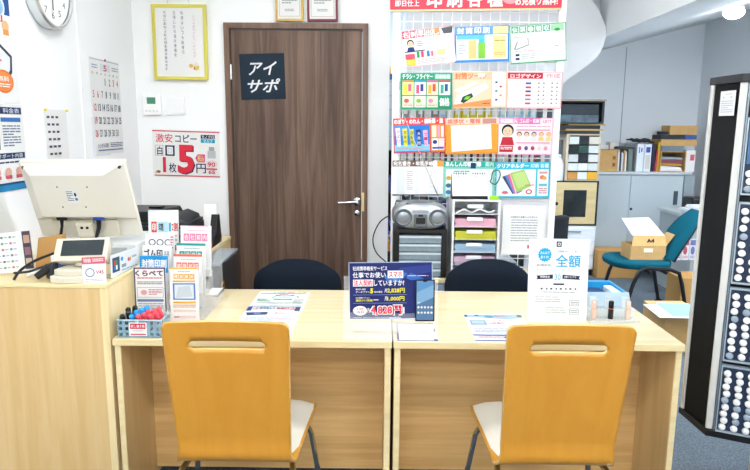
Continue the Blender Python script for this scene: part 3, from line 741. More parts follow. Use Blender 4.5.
# leaflets, folder, box, cables at the far left of the counter
s = Sheet(Vector((-1.50, 2.26, ZC + .155)), Vector((-1.315, 2.33, ZC + .165)), Vector((-1.515, 2.24, ZC + .004)), '#f4f5f5', .004)
for i in range(5):
    for j in range(6): s.el(.1 + i * .14, .12 + j * .15, .025, .03, ('#77a77c', '#cf7c86', '#7c90b8', '#7f7f7f')[(i + j) % 4], 8); s.r(.14 + i * .14, .105 + j * .15, .19 + i * .14, .135 + j * .15, '#b7bcc2')
s.r(.86, .0, 1, .95, '#4b4350'); s.r(.88, .1, .98, .3, '#c9a08a'); s.r(.88, .4, .98, .6, '#8f6b78'); s.r(.88, .68, .98, .85, '#c7b3a0')
fin(s, 'leaflet_stand', 'white leaflet with dotted columns and a photo strip leaning at the far left', 'leaflet')
m = MB(CARD2); m.hexa([(-1.345, 2.40, ZC), (-1.25, 2.43, ZC), (-1.25, 2.47, ZC), (-1.345, 2.44, ZC), (-1.335, 2.42, ZC + .12), (-1.255, 2.45, ZC + .13), (-1.25, 2.47, ZC + .13), (-1.335, 2.44, ZC + .12)])
tag(m.build('envelope'), 'brown envelope standing behind the leaflets on the left counter', 'envelope')
t = thing('tissue_box', 'white and blue small box behind the cables on the left counter', 'box', (-1.205, 2.36, ZC))
m = MB(pm('#eef2f5', .5)); m.box(-1.245, 2.33, ZC, -1.165, 2.42, ZC + .07); m.build('carton', t, bevel=.002)
m = MB(pm('#4a6fae', .5)); m.box(-1.2445, 2.3285, ZC + .015, -1.1655, 2.3298, ZC + .045); m.build('stripe', t)
def cable(pts, r, col, label, name='cable'):
    # smooth through points
    P = [Vector(p) for p in pts]; out = []
    for i in range(len(P) - 1):
        a, b, c, d = P[max(i - 1, 0)], P[i], P[i + 1], P[min(i + 2, len(P) - 1)]
        for k in range(6):
            q = k / 6; out.append(.5 * ((2 * b) + (c - a) * q + (2 * a - 5 * b + 4 * c - d) * q * q + (3 * b - a - 3 * c + d) * q ** 3))
    out.append(P[-1]); m = MB(pm(col, .45)); m.tube(out, r, seg=7); return tag(m.build(name, smooth=60), label, 'cable')
z = ZC + .006
cable([(-1.315, 2.20, z), (-1.30, 2.22, z + .03), (-1.26, 2.24, z + .06), (-1.20, 2.25, z + .085), (-1.15, 2.262, z + .10)], .005, '#1a1b1e', 'thick black cable looping up to the beige customer display')
cable([(-1.32, 2.215, z + .022), (-1.26, 2.21, z + .03), (-1.20, 2.23, z + .05), (-1.14, 2.30, z + .058), (-1.11, 2.36, z + .05)], .0045, '#2a2b2f', 'black cable lying across the left counter in front of the box')
cable([(-1.30, 2.262, z), (-1.27, 2.27, z + .012), (-1.23, 2.285, z + .018), (-1.19, 2.30, z)], .006, '#eceeee', 'white cable on the left counter')
t = thing('handheld_scanner', 'black barcode scanner lying in the cables on the left counter', 'scanner', (-1.20, 2.235, ZC))
m = MB(BLACK); m.tube([(-1.235, 2.205, z + .010), (-1.215, 2.215, z + .026), (-1.195, 2.226, z + .040)], [.012, .014, .02], seg=10); m.build('grip', t)
m = MB(DARKG); m.hexa([(-1.21, 2.222, z), (-1.178, 2.206, z), (-1.168, 2.246, z), (-1.20, 2.256, z), (-1.21, 2.222, z + .05), (-1.18, 2.206, z + .055), (-1.17, 2.246, z + .06), (-1.20, 2.256, z + .055)]); m.build('scanner_head', t, bevel=.006)
ZD = .7003
# -------------------------------------------- papers lying on the desks
def flat(x0, x1, y0, y1, dx=0, th=.0008, z=ZD): # top edge at y1
    return Sheet((x0 + dx, y1, z + th), (x1 + dx, y1, z + th), (x0, y0, z + th), '#fbfcfb', th)
s = flat(-.551, -.317, 2.52, 2.845)
s.r(.05, .10, .92, .135, '#2f8a5c'); s.lines(.1, .04, .45, .08, 1, '#9fb8ae'); s.t('エコ印刷', .28, .03, .52, .085, '#3f8f6c'); s.r(.55, .035, .70, .08, '#d98a94'); s.r(.76, .03, .84, .08, '#e6d23c'); s.r(.86, .03, .94, .08, '#d8b62c')
s.q([(.30, .36), (.36, .24), (.44, .22), (.44, .25), (.38, .27), (.34, .38)], '#9fb7be'); s.q([(.74, .22), (.82, .26), (.84, .36), (.80, .36), (.78, .28), (.72, .25)], '#c9c3b6')
s.r(.36, .20, .72, .25, '#2f8a6c'); s.r(.42, .17, .6, .2, '#e27a84'); s.r(.36, .40, .72, .45, '#4a9a7c'); s.el(.55, .32, .19, .10, '#eaf3ef'); s.lines(.44, .29, .66, .36, 2, '#9fb8ae')
s.lines(.06, .40, .26, .52, 4, '#7fae98'); s.r(.1, .5, .34, .52, '#6faa90'); s.lines(.76, .42, .95, .6, 5, '#a8b6b0'); s.lines(.08, .58, .95, .66, 2, '#a9c2b4')
s.q([(.02, .74), (.9, .71), (.95, .74), (.95, .79), (.02, .82)], '#bcd3dd'); s.r(.0, .80, .08, .97, '#3450a4'); s.t('オフセット', .22, .83, .5, .93, '#3c59b0', .03); s.t('名刺作成', .52, .82, .85, .93, '#e0606c', .02); s.r(.86, .80, .95, .97, '#5a5f7c'); s.t('お得', .10, .85, .19, .94, '#e0606c')
fin(s, 'flyer', 'green and white flyer lying flat at the back of the left desk', 'paper')
s = flat(-.553, -.322, 2.19, 2.516)
s.q([(.03, .03), (.42, .0), (.42, .12), (.08, .16)], '#2d3f66'); s.r(.18, .03, .30, .11, '#5b7fc2'); s.t('即日仕上げ', .55, .02, .9, .10, '#e2707c', .02); s.lines(.5, .15, .95, .19, 1, '#e89aa4')
s.lines(.08, .22, .9, .5, 7, '#9ab0c8'); s.lines(.5, .3, .95, .34, 1, '#e2707c'); s.r(.0, .92, 1, .97, '#3c59b0'); s.lines(.1, .6, .9, .85, 6, '#a7b2c6')
fin(s, 'flyer', 'blue and pink flyer half hidden behind the left orange chair', 'paper')
s = flat(.352, .586, 2.172, 2.512)
s.q([(.0, .02), (1, .0), (1, .14), (.7, .20), (.35, .15), (0, .12)], '#a9c3d6'); s.r(.0, .02, .05, .11, '#34487c'); s.r(.18, .03, .25, .07, '#34487c'); s.el(.42, .10, .08, .05, '#5ea4c2'); s.t('名入れ', .52, .03, .72, .1, '#dd6a7a'); s.r(.92, .02, 1, .1, '#5b6c62')
s.r(.05, .24, .32, .42, '#8ea9b8'); s.r(.08, .27, .29, .38, '#b7cad4'); s.t('キャンペーン', .55, .22, .92, .30, '#dd5a70', .02); s.t('実施中', .42, .31, .62, .40, '#dd7a84'); s.lines(.36, .34, .42, .40, 2, '#5a6e94')
s.lines(.05, .46, .95, .50, 1, '#e7a4ac'); s.lines(.06, .55, .7, .72, 3, '#b2bdce'); s.r(.0, .77, .92, .805, '#3f57a8'); s.lines(.08, .84, .6, .91, 2, '#e39aa2'); s.r(.48, .84, .56, .89, '#2f4588'); s.r(.0, .955, 1, .985, '#3f4f98')
fin(s, 'flyer', 'blue and pink flyer lying flat beside the right orange chair on the right desk', 'paper')
s = flat(.070, .217, 2.172, 2.385)
s.r(0, 0, 1, .05, '#3a3f5c'); s.r(0, 0, .05, .95, '#5a5f7c'); s.r(.95, .3, 1, .5, '#7a3f58'); s.r(.0, .6, .04, .9, '#3c4568'); s.lines(.08, .12, .9, .9, 7, '#c3cad6', .2); s.r(0, .965, 1, 1, '#35384c'); s.r(.9, .88, 1, .97, '#3a5da8')
fin(s, 'price_card', 'small white card with a dark edge lying flat in front of the blue sign', 'card')

# --------------------------------------------------- blue sign on acrylic
Yb = 2.30
TL, TR, BL, BR = PY(348.5, 262.5, Yb + .01), PY(432.5, 261.5, Yb + .01), PY(349.3, 319.5, Yb - .01), PY(434.5, 320.5, Yb - .01)
t = thing('service_sign', 'navy blue phone service sign in a clear acrylic stand on the left desk', 'sign', (.04, 2.27, ZD))
s = Sheet(TL, TR, BL, '#27306e', .003)
s.fr(0, 0, 1, 1, '#c9d6ea', .008)
s.q([(.42, .34), (.62, .10), (.98, .05), (.98, .18), (.70, .26)], '#34428c'); s.q([(.42, .26), (.56, .14), (.70, .20), (.62, .33), (.46, .33)], '#3f78c4'); s.el(.55, .24, .05, .07, '#4fa2dc'); s.q([(.68, .28), (.74, .19), (.82, .24), (.9, .30), (.74, .32)], '#3a6cc0')
s.t('社用携帯格安サービス', .05, .07, .46, .145, '#ffffff', .03)
s.t('仕事でお使い', .05, .175, .44, .27, '#ffffff', .035); s.r(.465, .15, .65, .28, '#f7fbff'); s.t('スマホ', .48, .165, .635, .265, '#e8344a', .04)
s.r(.05, .30, .29, .42, '#f7fbff'); s.t('法人契約', .06, .31, .28, .41, '#e8344a', .03); s.t('していますか?', .30, .315, .66, .41, '#ffffff', .035)
s.lines(.70, .235, .95, .265, 1, '#c8d6f4')
s.t('基本料 通話', .08, .455, .20, .485, '#ffffff'); s.t('データプラン', .08, .50, .25, .535, '#ffffff', .03); s.t('5', .255, .455, .29, .545, '#f7e93c', .05); s.t('GBの場合', .30, .50, .40, .535, '#ffffff', .02)
s.t('月', .425, .465, .455, .53, '#ffffff'); s.t('2,828円', .46, .455, .665, .54, '#f7e93c', .05); s.r(.05, .565, .69, .573, '#7f93d0')
s.t('かけ放題オプション', .08, .605, .25, .635, '#ffffff'); s.t('通話かけ放題', .08, .645, .28, .685, '#f7e93c', .03); s.lines(.29, .65, .37, .68, 1, '#ffffff'); s.t('月', .425, .60, .455, .67, '#ffffff'); s.t('1,000円', .46, .60, .66, .68, '#f7e93c', .05); s.r(.05, .71, .69, .718, '#7f93d0')
s.el(.13, .845, .085, .085, '#ffffff'); s.t('1台', .095, .79, .17, .84, '#e8344a'); s.t('合計', .09, .85, .18, .89, '#3a4a94')
s.t('月', .215, .80, .24, .88, '#ffffff'); s.to('4,828円', .26, .76, .62, .92, '#ee3850', '#ffffff', .05, .11); s.r(.645, .79, .66, .90, '#ffffff')
s.lines(.05, .96, .55, .98, 1, '#b9c6ea'); s.t('mobile', .48, .95, .62, .995, '#dfe6f4')
pn = s.build('printed_panel', t, smooth=0)
s = Sheet(PY(415.5, 280, Yb - .016), PY(434.8, 280, Yb - .016), PY(415.5, 321.2, Yb - .026), '#15161a', .006, pmat=pm('#15161a', .25))
s.q([(.06, .02), (.38, .02), (.42, .045), (.58, .045), (.62, .02), (.94, .02), (.94, .97), (.06, .97)], '#5f93c4'); s.q([(.06, .3), (.94, .12), (.94, .97), (.06, .97)], '#7fa9cc'); s.q([(.06, .6), (.94, .42), (.94, .97), (.06, .97)], '#55789a')
for i in range(5):
    for j in range(2): s.el(.16 + i * .17, .66 + j * .13, .058, .028, ('#f4f6f8', '#e8eef2', '#dfe8ef', '#f2d4d6', '#dff0e2')[(i + j * 2) % 5], 10)
s.lines(.12, .54, .24, .58, 1, '#f0f4f8')
s.build('phone_cutout', t, smooth=0)
m = MB(ACRY)
a = PY(344, 276, Yb + .03); b = PY(438, 276, Yb + .03)
m.hexa([(a.x, 2.275, ZD), (b.x, 2.275, ZD), (b.x, 2.278, ZD), (a.x, 2.278, ZD), (a.x, 2.325, a.z), (b.x, 2.325, a.z), (b.x, 2.328, a.z), (a.x, 2.328, a.z)])
m.box(a.x, 2.178, ZD, b.x, 2.2745, ZD + .003); m.build('acrylic_stand', t)
m = MB(ACRY); m.box(TL.x + .02, 2.25, ZD + .003, TR.x - .02, 2.2745, ZD + .036); m.build('acrylic_foot', t)

# --------------------------------------------------- white cashback sign
Yw = 2.42
TL, TR, BL = PY(529.5, 238.5, Yw + .03), PY(589.5, 239.3, Yw + .03), PY(529, 321.8, Yw)
t = thing('campaign_sign', 'white upright sign with cyan starburst and large cyan letters on the right desk', 'sign', ((TL.x + TR.x) / 2, Yw, ZD))
s = Sheet(TL, TR, BL, '#fcfdfd', .003)
s.fr(.07, .06, .93, .93, '#dfe4e8', .006)
s.r(.455, .03, .54, .095, '#2a3350'); s.fr(.475, .045, .52, .08, '#ffffff', .01)
st = []
for k in range(32):
    a = k * PI / 16; r_ = 1 if k % 2 == 0 else .84; st.append((.265 + .12 * r_ * math.cos(a), .19 + .088 * r_ * math.sin(a)))
s.q(st, '#1fb0e4'); s.t('みんなで', .19, .15, .34, .185, '#ffffff'); s.t('おトク!', .2, .20, .33, .235, '#ffffff', .03)
s.t('月額基本料なんと最大で', .48, .135, .86, .16, '#8a93a4', 0); s.t('全額', .45, .19, .86, .335, '#1fb0e4', .02)
s.t('新規契約', .13, .30, .38, .33, '#5c6880', 0); s.t('キャッシュバックキャンペーン', .13, .355, .87, .385, '#59bfe2', 0)
s.q([(.13, .44), (.41, .425), (.41, .475), (.13, .485), (.155, .462)], '#2a3350'); s.t('期間限定', .2, .44, .36, .465, '#ffffff'); s.t('30', .44, .42, .54, .49, '#37b4de', 0); s.q([(.57, .425), (.87, .44), (.845, .462), (.87, .485), (.57, .475)], '#2a3350'); s.t('日間トライアル', .6, .44, .8, .465, '#ffffff')
s.fr(.13, .545, .88, .66, '#c6ccd4', .005); s.r(.42, .53, .60, .55, '#2a3350')
for k in range(8): s.r(.21 + k * .08 + (.01 if k % 2 else 0), .585, .245 + k * .08, .605, '#48526a')
s.lines(.25, .63, .8, .65, 1, '#9aa3b0'); s.lines(.12, .69, .55, .77, 3, '#a7afbb', .3); s.lines(.3, .82, .65, .90, 3, '#a7afbb', .3)
s.fr(.70, .73, .86, .80, '#8b93a4', .008); s.fr(.70, .83, .86, .90, '#8b93a4', .008); s.lines(.72, .75, .84, .79, 2, '#9aa3b0'); s.lines(.72, .85, .84, .89, 2, '#9aa3b0')
s.build('printed_panel', t, smooth=0)
m = MB(ACRY); m.box(TL.x - .004, Yw + .004, ZD, TR.x + .004, Yw + .10, ZD + .003); m.build('acrylic_base', t)

# ------------------------------------------------------ lipstick-like pens
t = thing('pen_display', 'clear acrylic stepped stand beside the white sign on the right desk', 'stand', (.93, 2.46, ZD))
m = MB(ACRY2); m.box(.838, 2.405, ZD, 1.035, 2.535, ZD + .012); m.build('lower_step', t, bevel=.002)
m = MB(ACRY2); m.box(.838, 2.455, ZD + .0125, 1.035, 2.535, ZD + .045); m.build('upper_step', t, bevel=.002)
m = MB(ACRY2); m.prism([(2.50, ZD + .0455), (2.535, ZD + .0455), (2.535, ZD + .095)], .838, 1.035, 'x'); m.build('back_rest', t)
for i, (px, body, cap, lab) in enumerate(((594.5, '#e6c3b4', '#b98f7c', 'rose gold'), (611.5, '#1b1c20', '#c02a3c', 'black and red'), (628.5, '#e8cabd', '#c39a88', 'pale pink'))):
    x = PY(px, 305, 2.43).x
    t = thing('stamp_pen', lab + ' small tube, %s in the clear stand by the white sign' % ('leftmost', 'middle one', 'rightmost')[i], 'pen', (x, 2.43, ZD + .0125), 'small tubes in the clear stand')
    m = MB(pm(body, .25, .3)); m.lathe((x, 2.432, ZD + .0125), [(.0095, 0), (.0105, .002), (.0105, .040)], seg=16); m.build('tube', t)
    m = MB(pm(cap, .3, .2)); m.lathe((x, 2.432, ZD + .0526), [(.0085, 0), (.0085, .004)], seg=16); m.build('ring', t)
    m = MB(pm(body if i != 1 else '#17181b', .25, .3)); m.lathe((x, 2.432, ZD + .0567), [(.0100, 0), (.0100, .026), (.008, .029)], seg=16); m.build('cap', t)
# clear samples on the upper step
for i in range(3):
    x = .868 + i * .065
    m = MB(ACRY2); m.box(x - .014, 2.465, ZD + .0455, x + .014, 2.49, ZD + .09); tag(m.build('clear_sample', bevel=.003), 'clear block %s on the upper step of the acrylic stand' % ('at left', 'in the middle', 'at right')[i], 'sample', 'clear blocks on the acrylic stand')
# blue basket behind it
t = thing('blue_basket', 'bright blue plastic tray behind the clear stand on the right desk', 'tray', (.99, 2.72, ZD))
x0, x1, y0, y1, hh = .84, 1.065, 2.62, 2.84, .065
m = MB(pm('#2f9fd8', .35)); m.box(x0, y0, ZD, x1, y1, ZD + .004)
m.box(x0, y0, ZD + .004, x1, y0 + .004, ZD + hh); m.box(x0, y1 - .004, ZD + .004, x1, y1, ZD + hh); m.box(x0, y0 + .004, ZD + .004, x0 + .004, y1 - .004, ZD + hh); m.box(x1 - .004, y0 + .004, ZD + .004, x1, y1 - .004, ZD + hh); m.build('shell', t)
m = MB(pm('#4db6ea', .35)); m.tube([(x0, y0, ZD + hh), (x1, y0, ZD + hh), (x1, y1, ZD + hh), (x0, y1, ZD + hh)], .005, closed=True, seg=6); m.build('rim', t)
m = MB(pm('#1e3a6c', .4)); m.box(x0 + .012, y0 + .012, ZD + .0045, x1 - .05, y1 - .03, ZD + .045); tag(m.build('pouch', bevel=.008), 'dark blue pouch lying in the bright blue tray', 'pouch')
m = MB(pm('#dfe9ef', .4)); m.box(x1 - .045, y0 + .012, ZD + .0045, x1 - .008, y1 - .05, ZD + .060); tag(m.build('refill_box', bevel=.003), 'pale small box at the right end of the bright blue tray', 'box')

# ------------------------------------------------------ marker basket
t = thing('marker_basket', 'pale blue perforated basket of markers at the corner of the left desk', 'basket', (-.868, 2.23, ZD))
BC = pm('#86a5b5', .4)
bx0, bx1, by0, by1 = -.944, -.786, 2.185, 2.275; bz0, bz1 = ZD, ZD + .064
def holed(m, fn, n, rows=3):
    # wall made of posts and rails so the square holes are open ; fn(a0,a1,z0,z1)
    cw = 1.0 / n; rh = 1.0 / rows
    for i in range(n + 1): fn(max(0, i * cw - .24 * cw), min(1, i * cw + .24 * cw), 0, 1)
    for i in range(n):
        for j in range(rows + 1): fn(i * cw + .24 * cw, (i + 1) * cw - .24 * cw, max(0, j * rh - .22 * rh), min(1, j * rh + .22 * rh))
m = MB(BC); Lx = bx1 - bx0; Hz = bz1 - bz0; Ly = by1 - by0
holed(m, lambda a, b, c, d: m.box(bx0 + a * Lx, by0, bz0 + c * Hz, bx0 + b * Lx, by0 + .002, bz0 + d * Hz), 7)
holed(m, lambda a, b, c, d: m.box(bx0 + a * Lx, by1 - .002, bz0 + c * Hz, bx0 + b * Lx, by1, bz0 + d * Hz), 7)
holed(m, lambda a, b, c, d: m.box(bx0, by0 + .002 + a * (Ly - .004), bz0 + c * Hz, bx0 + .002, by0 + .002 + b * (Ly - .004), bz0 + d * Hz), 4)
holed(m, lambda a, b, c, d: m.box(bx1 - .002, by0 + .002 + a * (Ly - .004), bz0 + c * Hz, bx1, by0 + .002 + b * (Ly - .004), bz0 + d * Hz), 4)
m.box(bx0, by0, bz0, bx1, by1, bz0 + .002); m.build('basket_body', t, smooth=0)
m = MB(pm('#b4cad5', .4)); m.tube([(bx0, by0, bz1), (bx1, by0, bz1), (bx1, by1, bz1), (bx0, by1, bz1)], .003, closed=True, seg=6); m.build('rim', t)
s = Sheet((-.902, by0 - .0012, bz1 - .008), (-.838, by0 - .0012, bz1 - .008), (-.902, by0 - .0012, bz0 + .006), '#fbfbfa', .001)
s.r(.06, .08, .94, .48, '#d63a4c'); s.t('試し書き用', .12, .17, .88, .38, '#ffffff', .03); s.lines(.2, .6, .8, .7, 1, '#b7a4a8'); s.r(.08, .84, .94, .93, '#d63a4c'); s.build('label_card', t, smooth=0)
random.seed(3)
mk = [('black', '#1b1d20', -.931, 0), ('black', '#1b1d20', -.915, 1), ('black', '#1b1d20', -.922, 2), ('black', '#1b1d20', -.900, 2.6), ('blue', '#2f9be6', -.897, 0), ('blue', '#2f9be6', -.888, 1.2), ('blue', '#2f9be6', -.872, 2.0), ('blue', '#2f9be6', -.858, 2.8),
      ('red', '#ea5360', -.874, 0), ('red', '#ea5360', -.857, .5), ('red', '#ea5360', -.846, 1.3), ('red', '#ea5360', -.832, .3), ('red', '#ea5360', -.828, 1.6), ('red', '#ea5360', -.817, .9), ('red', '#ea5360', -.812, 2.3)]
for i, (nm, col, x, row) in enumerate(mk):
    y = by0 + .014 + row * .018; zt = bz1 + .014 + row * .008
    d = Vector((-.016 if nm == 'red' else (.008 if nm == 'black' else -.004), -.028, .055)).normalized()
    p1 = Vector((x, y, zt)); L_ = (zt - bz0 - .012) / d.z; p0 = p1 - d * L_
    p0.x = min(max(p0.x, bx0 + .012), bx1 - .012); p0.y = min(p0.y, by1 - .014); p1 = p0 + (p1 - p0)
    order = {'black': ('at the left end', 'behind the first black one', 'third', 'nearest the blue ones')}
    t = thing('marker', nm + ' capped marker pen in the pale blue basket', 'marker', (p0.x, p0.y, bz0 + .003), nm + ' markers in the pale blue basket')
    m = MB(pm('#f0f0ee' if nm != 'black' else '#2a2c30', .4)); m.tube([p0, p0.lerp(p1, .5)], .0068, seg=10); m.build('barrel', t)
    m = MB(pm(col, .3)); m.tube([p0.lerp(p1, .5), p0.lerp(p1, .55), p0.lerp(p1, .96), p1], [.0075, .0098, .0098, .0075], seg=10); m.build('cap', t)

# ------------------------------------------------------ leaflet rack
RX0, RX1 = -.965, -.70
def leaflet(label, TLp, TRp, Y, fill, zlen=.212, lean=.02):
    TL, TR = PY(*TLp, Y), PY(*TRp, Y)
    BL = Vector((TL.x, Y - lean, TL.z - zlen))
    s = Sheet(TL, TR, BL, '#fbfbfb', .006); fill(s); return fin(s, 'leaflet', label, 'leaflet', 'leaflets in the clear rack')
def L1(s):
    s.r(.10, .26, .28, .50, '#e2554e'); s.t('印', .13, .30, .25, .46, '#ffffff', .03); s.r(.30, .26, .66, .50, '#bfe6ee'); s.t('印鑑', .35, .30, .5, .46, '#33415c', .04); s.r(.68, .28, .76, .48, '#4cc0dc'); s.t('2割', .78, .28, .98, .47, '#e2554e', .03)
    s.lines(.1, .56, .95, .62, 1, '#e89a44'); s.lines(.1, .66, .95, .71, 1, '#6a7484'); s.r(.8, .78, .98, .9, '#e2554e')
def boxes(s, txt, x0, x1, y0, y1, col, rad=False):
    n = len(txt); w = (x1 - x0) / n
    for i, c in enumerate(txt):
        a = x0 + i * w
        if rad: s.el(a + w * .46, (y0 + y1) / 2, w * .44, (y1 - y0) * .55, col); s.el(a + w * .46, (y0 + y1) / 2, w * .33, (y1 - y0) * .40, '#ffffff')
        else: s.r(a, y0, a + w * .9, y1, col); s.t(c, a + w * .14, y0 + (y1 - y0) * .16, a + w * .76, y1 - (y1 - y0) * .16, '#ffffff', .02)
def L2(s): boxes(s, '名入れ', .1, .92, .10, .22, '#3b4a63', True); s.r(.84, .02, .98, .3, '#f0f0f0'); s.lines(.86, .04, .96, .3, 5, '#d8606a')
def L3(s): s.t('ゴム印', .05, .08, .68, .24, '#2f3a50', .06); s.t('各種', .74, .1, .92, .22, '#9aa4b4')
def L4(s): s.r(0, 0, 1, .32, '#2b9fe0'); s.t('封筒印刷', .08, .07, .94, .22, '#ffffff', .06); s.lines(.05, .35, .9, .4, 1, '#8aa0b4')
def L5(s):
    s.r(0, 0, 1, .03, '#e6a9b8'); s.fr(0, 0, 1, 1, '#3b4668', .04); s.to('くらべて', .05, .06, .92, .16, '#222a3c', '#e9c5d0', .05, .10); s.lines(.1, .19, .9, .24, 1, '#d8708a'); s.lines(.1, .27, .9, .34, 2, '#5a6480')
    s.fr(.08, .38, .92, .58, '#9aa9c8', .015); s.el(.3, .48, .1, .05, '#e9a9b8'); s.lines(.45, .42, .88, .54, 4, '#c9586c'); s.r(.08, .61, .92, .66, '#6f82b4'); s.lines(.1, .69, .9, .95, 6, '#a0a8bc')
def mk4(col, txt, bar=False):
    def g(s):
        if bar: s.r(0, 0, 1, .045, col)
        else: s.r(.02, .0, .9, .012, col)
        s.lines(.25, .09, .8, .115, 1, col, .5)
        boxes(s, txt, .10, .90, .155, .30, col)
    return g
def R4(s):
    s.r(0, 0, 1, .03, '#efb33a'); s.lines(.3, .07, .75, .095, 1, '#c79a4a'); boxes(s, '建設業紙', .14, .9, .12, .215, '#f0b63e')
    s.t('許可', .2, .13, .3, .2, '#4a3a1a', .03) if False else None
    s.r(.1, .24, .9, .265, '#efb33a'); s.r(.1, .29, .9, .60, '#5f86c4'); s.r(.16, .315, .84, .575, '#e4ebf2'); s.q([(.2, .56), (.3, .36), (.7, .33), (.8, .54)], '#cdd6e0')
    s.r(.1, .63, .9, .665, '#efb33a'); s.lines(.1, .69, .9, .76, 2, '#e0983a'); s.lines(.1, .79, .9, .84, 2, '#d97a5a'); s.r(.12, .90, .3, .93, '#5a4a3a'); s.lines(.1, .9, .9, .96, 2, '#e2707c')
leaflet('tall leaflet with a red seal picture, topmost at the left of the clear rack', (148, 210), (178, 210), 2.66, L1, .19, .02)
leaflet('white leaflet with three round dark outlines in the left of the clear rack', (145.5, 234), (174.5, 234.5), 2.58, L2)
leaflet('white leaflet with heavy black letters in the left of the clear rack', (142.5, 245), (171.5, 245.5), 2.52, L3)
leaflet('leaflet with a bright blue band in the left of the clear rack', (139.5, 255.5), (168, 256), 2.46, L4)
leaflet('leaflet with a dark border at the front left of the clear rack', (133.5, 267.5), (165, 267.5), 2.39, L5, .205, .01)
leaflet('leaflet with four pink squares at the back right of the clear rack', (180.5, 225.5), (211, 226), 2.60, mk4('#ee8fb4', '会社案内'))
leaflet('leaflet with a teal bar and teal squares in the right of the clear rack', (176.5, 243), (205.5, 243.5), 2.53, mk4('#2fa59a', '会員募集', True))
leaflet('leaflet with a coral bar and coral squares in the right of the clear rack', (173.5, 254), (202, 254.5), 2.46, mk4('#ee7a5c', '挨拶状印', True))
leaflet('leaflet with gold squares and a blue picture at the front right of the clear rack', (169.3, 267.5), (197.5, 267.5), 2.39, R4, .213, .012)
t = thing('leaflet_rack', 'clear stepped acrylic leaflet rack on the left desk', 'rack', (-.83, 2.5, ZD))
m = MB(ACRY)
m.box(-.955, 2.36, ZD, -.69, 2.70, ZD + .003); m.build('base', t)
m = MB(ACRY)
for i, (Y, zz) in enumerate(((2.369, .05), (2.437, .10), (2.495, .14), (2.553, .17))):
    m.box(-.84, Y - .0015 - (0 if i else 0), ZD + .0035, -.69, Y, ZD + zz)
m.build('pocket_front', t)
for x in (-.690, -.8385):
    m = MB(ACRY); m.prism([(2.36, ZD + .0035), (2.70, ZD + .0035), (2.70, ZD + .27), (2.60, ZD + .22), (2.36, ZD + .06)], x, x + .003, 'x'); m.build('side_wall', t)
# small white phone on the desk behind the rack
t = thing('white_phone', 'small white device with a dark rim on the left desk right of the leaflets', 'phone', (-.745, 2.80, ZD))
a = PZ(206, 296, ZD)
m = MB(pm('#5b6670', .4)); m.hexa([(a.x, 2.735, ZD), (a.x + .06, 2.735, ZD), (a.x + .06, 2.85, ZD), (a.x, 2.85, ZD), (a.x, 2.735, ZD + .008), (a.x + .06, 2.735, ZD + .008), (a.x + .06, 2.85, ZD + .014), (a.x, 2.85, ZD + .014)]); m.build('body', t, bevel=.003)
m = MB(WHITEM); m.hexa([(a.x + .006, 2.742, ZD + .0085), (a.x + .054, 2.742, ZD + .0085), (a.x + .054, 2.843, ZD + .0145), (a.x + .006, 2.843, ZD + .0145), (a.x + .006, 2.742, ZD + .0095), (a.x + .054, 2.742, ZD + .0095), (a.x + .054, 2.843, ZD + .0155), (a.x + .006, 2.843, ZD + .0155)]); m.build('face', t)

# ------------------------------------------------------ printer corner
ZP = .83
t = thing('printer_stand', 'light wood stand under the black printer against the left wall', 'cabinet', (-1.19, 3.3, 0))
e = PZ(228, 240, ZP); f_ = PZ(213, 252, ZP)
m = MB(EDGE); m.box(-1.515, 2.94, ZP - .02, -.86, 3.60, ZP); m.build('top', t, bevel=.002)
m = MB(MAPLE_V); m.box(-1.515, 2.95, 0, -1.495, 3.59, ZP - .0205); m.build('side_panel', t)
m = MB(MAPLE_V); m.box(-.88, 3.37, 0, -.862, 3.59, ZP - .0205); m.build('side_panel', t)
m = MB(MAPLE_V); m.box(-1.4945, 3.57, 0, -.8805, 3.59, ZP - .0205); m.build('back_panel', t)
m = MB(MAPLE_V); m.box(-1.494, 2.96, .10, -.93, 3.569, .12); m.build('shelf', t)
t = thing('multifunction_printer', 'black multifunction printer on the wood stand behind the leaflets', 'printer', (-1.11, 3.15, ZP))
K = pm('#1f2328', .38, spec=.5)
a = PY(135, 207, 3.05); b = PY(206, 235, 3.05)
m = MB(K); m.box(-1.31, 3.04, ZP, -.93, 3.31, ZP + .14); m.build('body', t, bevel=.006)
m = MB(pm('#2b3036', .4)); m.box(-1.30, 3.06, ZP + .1405, -.935, 3.31, ZP + .155); m.build('scanner_lid', t, bevel=.004)
m = MB(K); m.hexa([(-1.285, 3.06, ZP + .1555), (-1.04, 3.06, ZP + .1555), (-1.02, 3.30, ZP + .1555), (-1.285, 3.30, ZP + .1555), (-1.31, 3.05, ZP + .205), (-1.08, 3.05, ZP + .215), (-1.05, 3.30, ZP + .215), (-1.30, 3.30, ZP + .215)]); m.build('document_feeder', t, bevel=.006)
m = MB(pm('#2d3238', .35)); m.hexa([(-1.015, 3.05, ZP + .1555), (-.945, 3.06, ZP + .1555), (-.945, 3.29, ZP + .1555), (-1.015, 3.29, ZP + .1555), (-1.02, 3.06, ZP + .20), (-.96, 3.07, ZP + .165), (-.95, 3.29, ZP + .175), (-1.01, 3.29, ZP + .20)]); m.build('feeder_tray', t, bevel=.003)
m = MB(pm('#5e666c', .3)); m.box(-1.03, 3.0385, ZP + .10, -.93, 3.0395, ZP + .13); m.build('control_panel', t)
m = MB(BLACK); m.box(-1.16, 3.14, ZP + .2155, -1.10, 3.20, ZP + .226); m.build('feeder_tab', t)
m = MB(pm('#f4f2ef', .7)); m.hexa([(-.985, 3.50, ZP), (-.935, 3.50, ZP), (-.935, 3.52, ZP), (-.985, 3.52, ZP), (-.995, 3.55, ZP + .19), (-.925, 3.55, ZP + .19), (-.925, 3.56, ZP + .19), (-.995, 3.56, ZP + .19)])
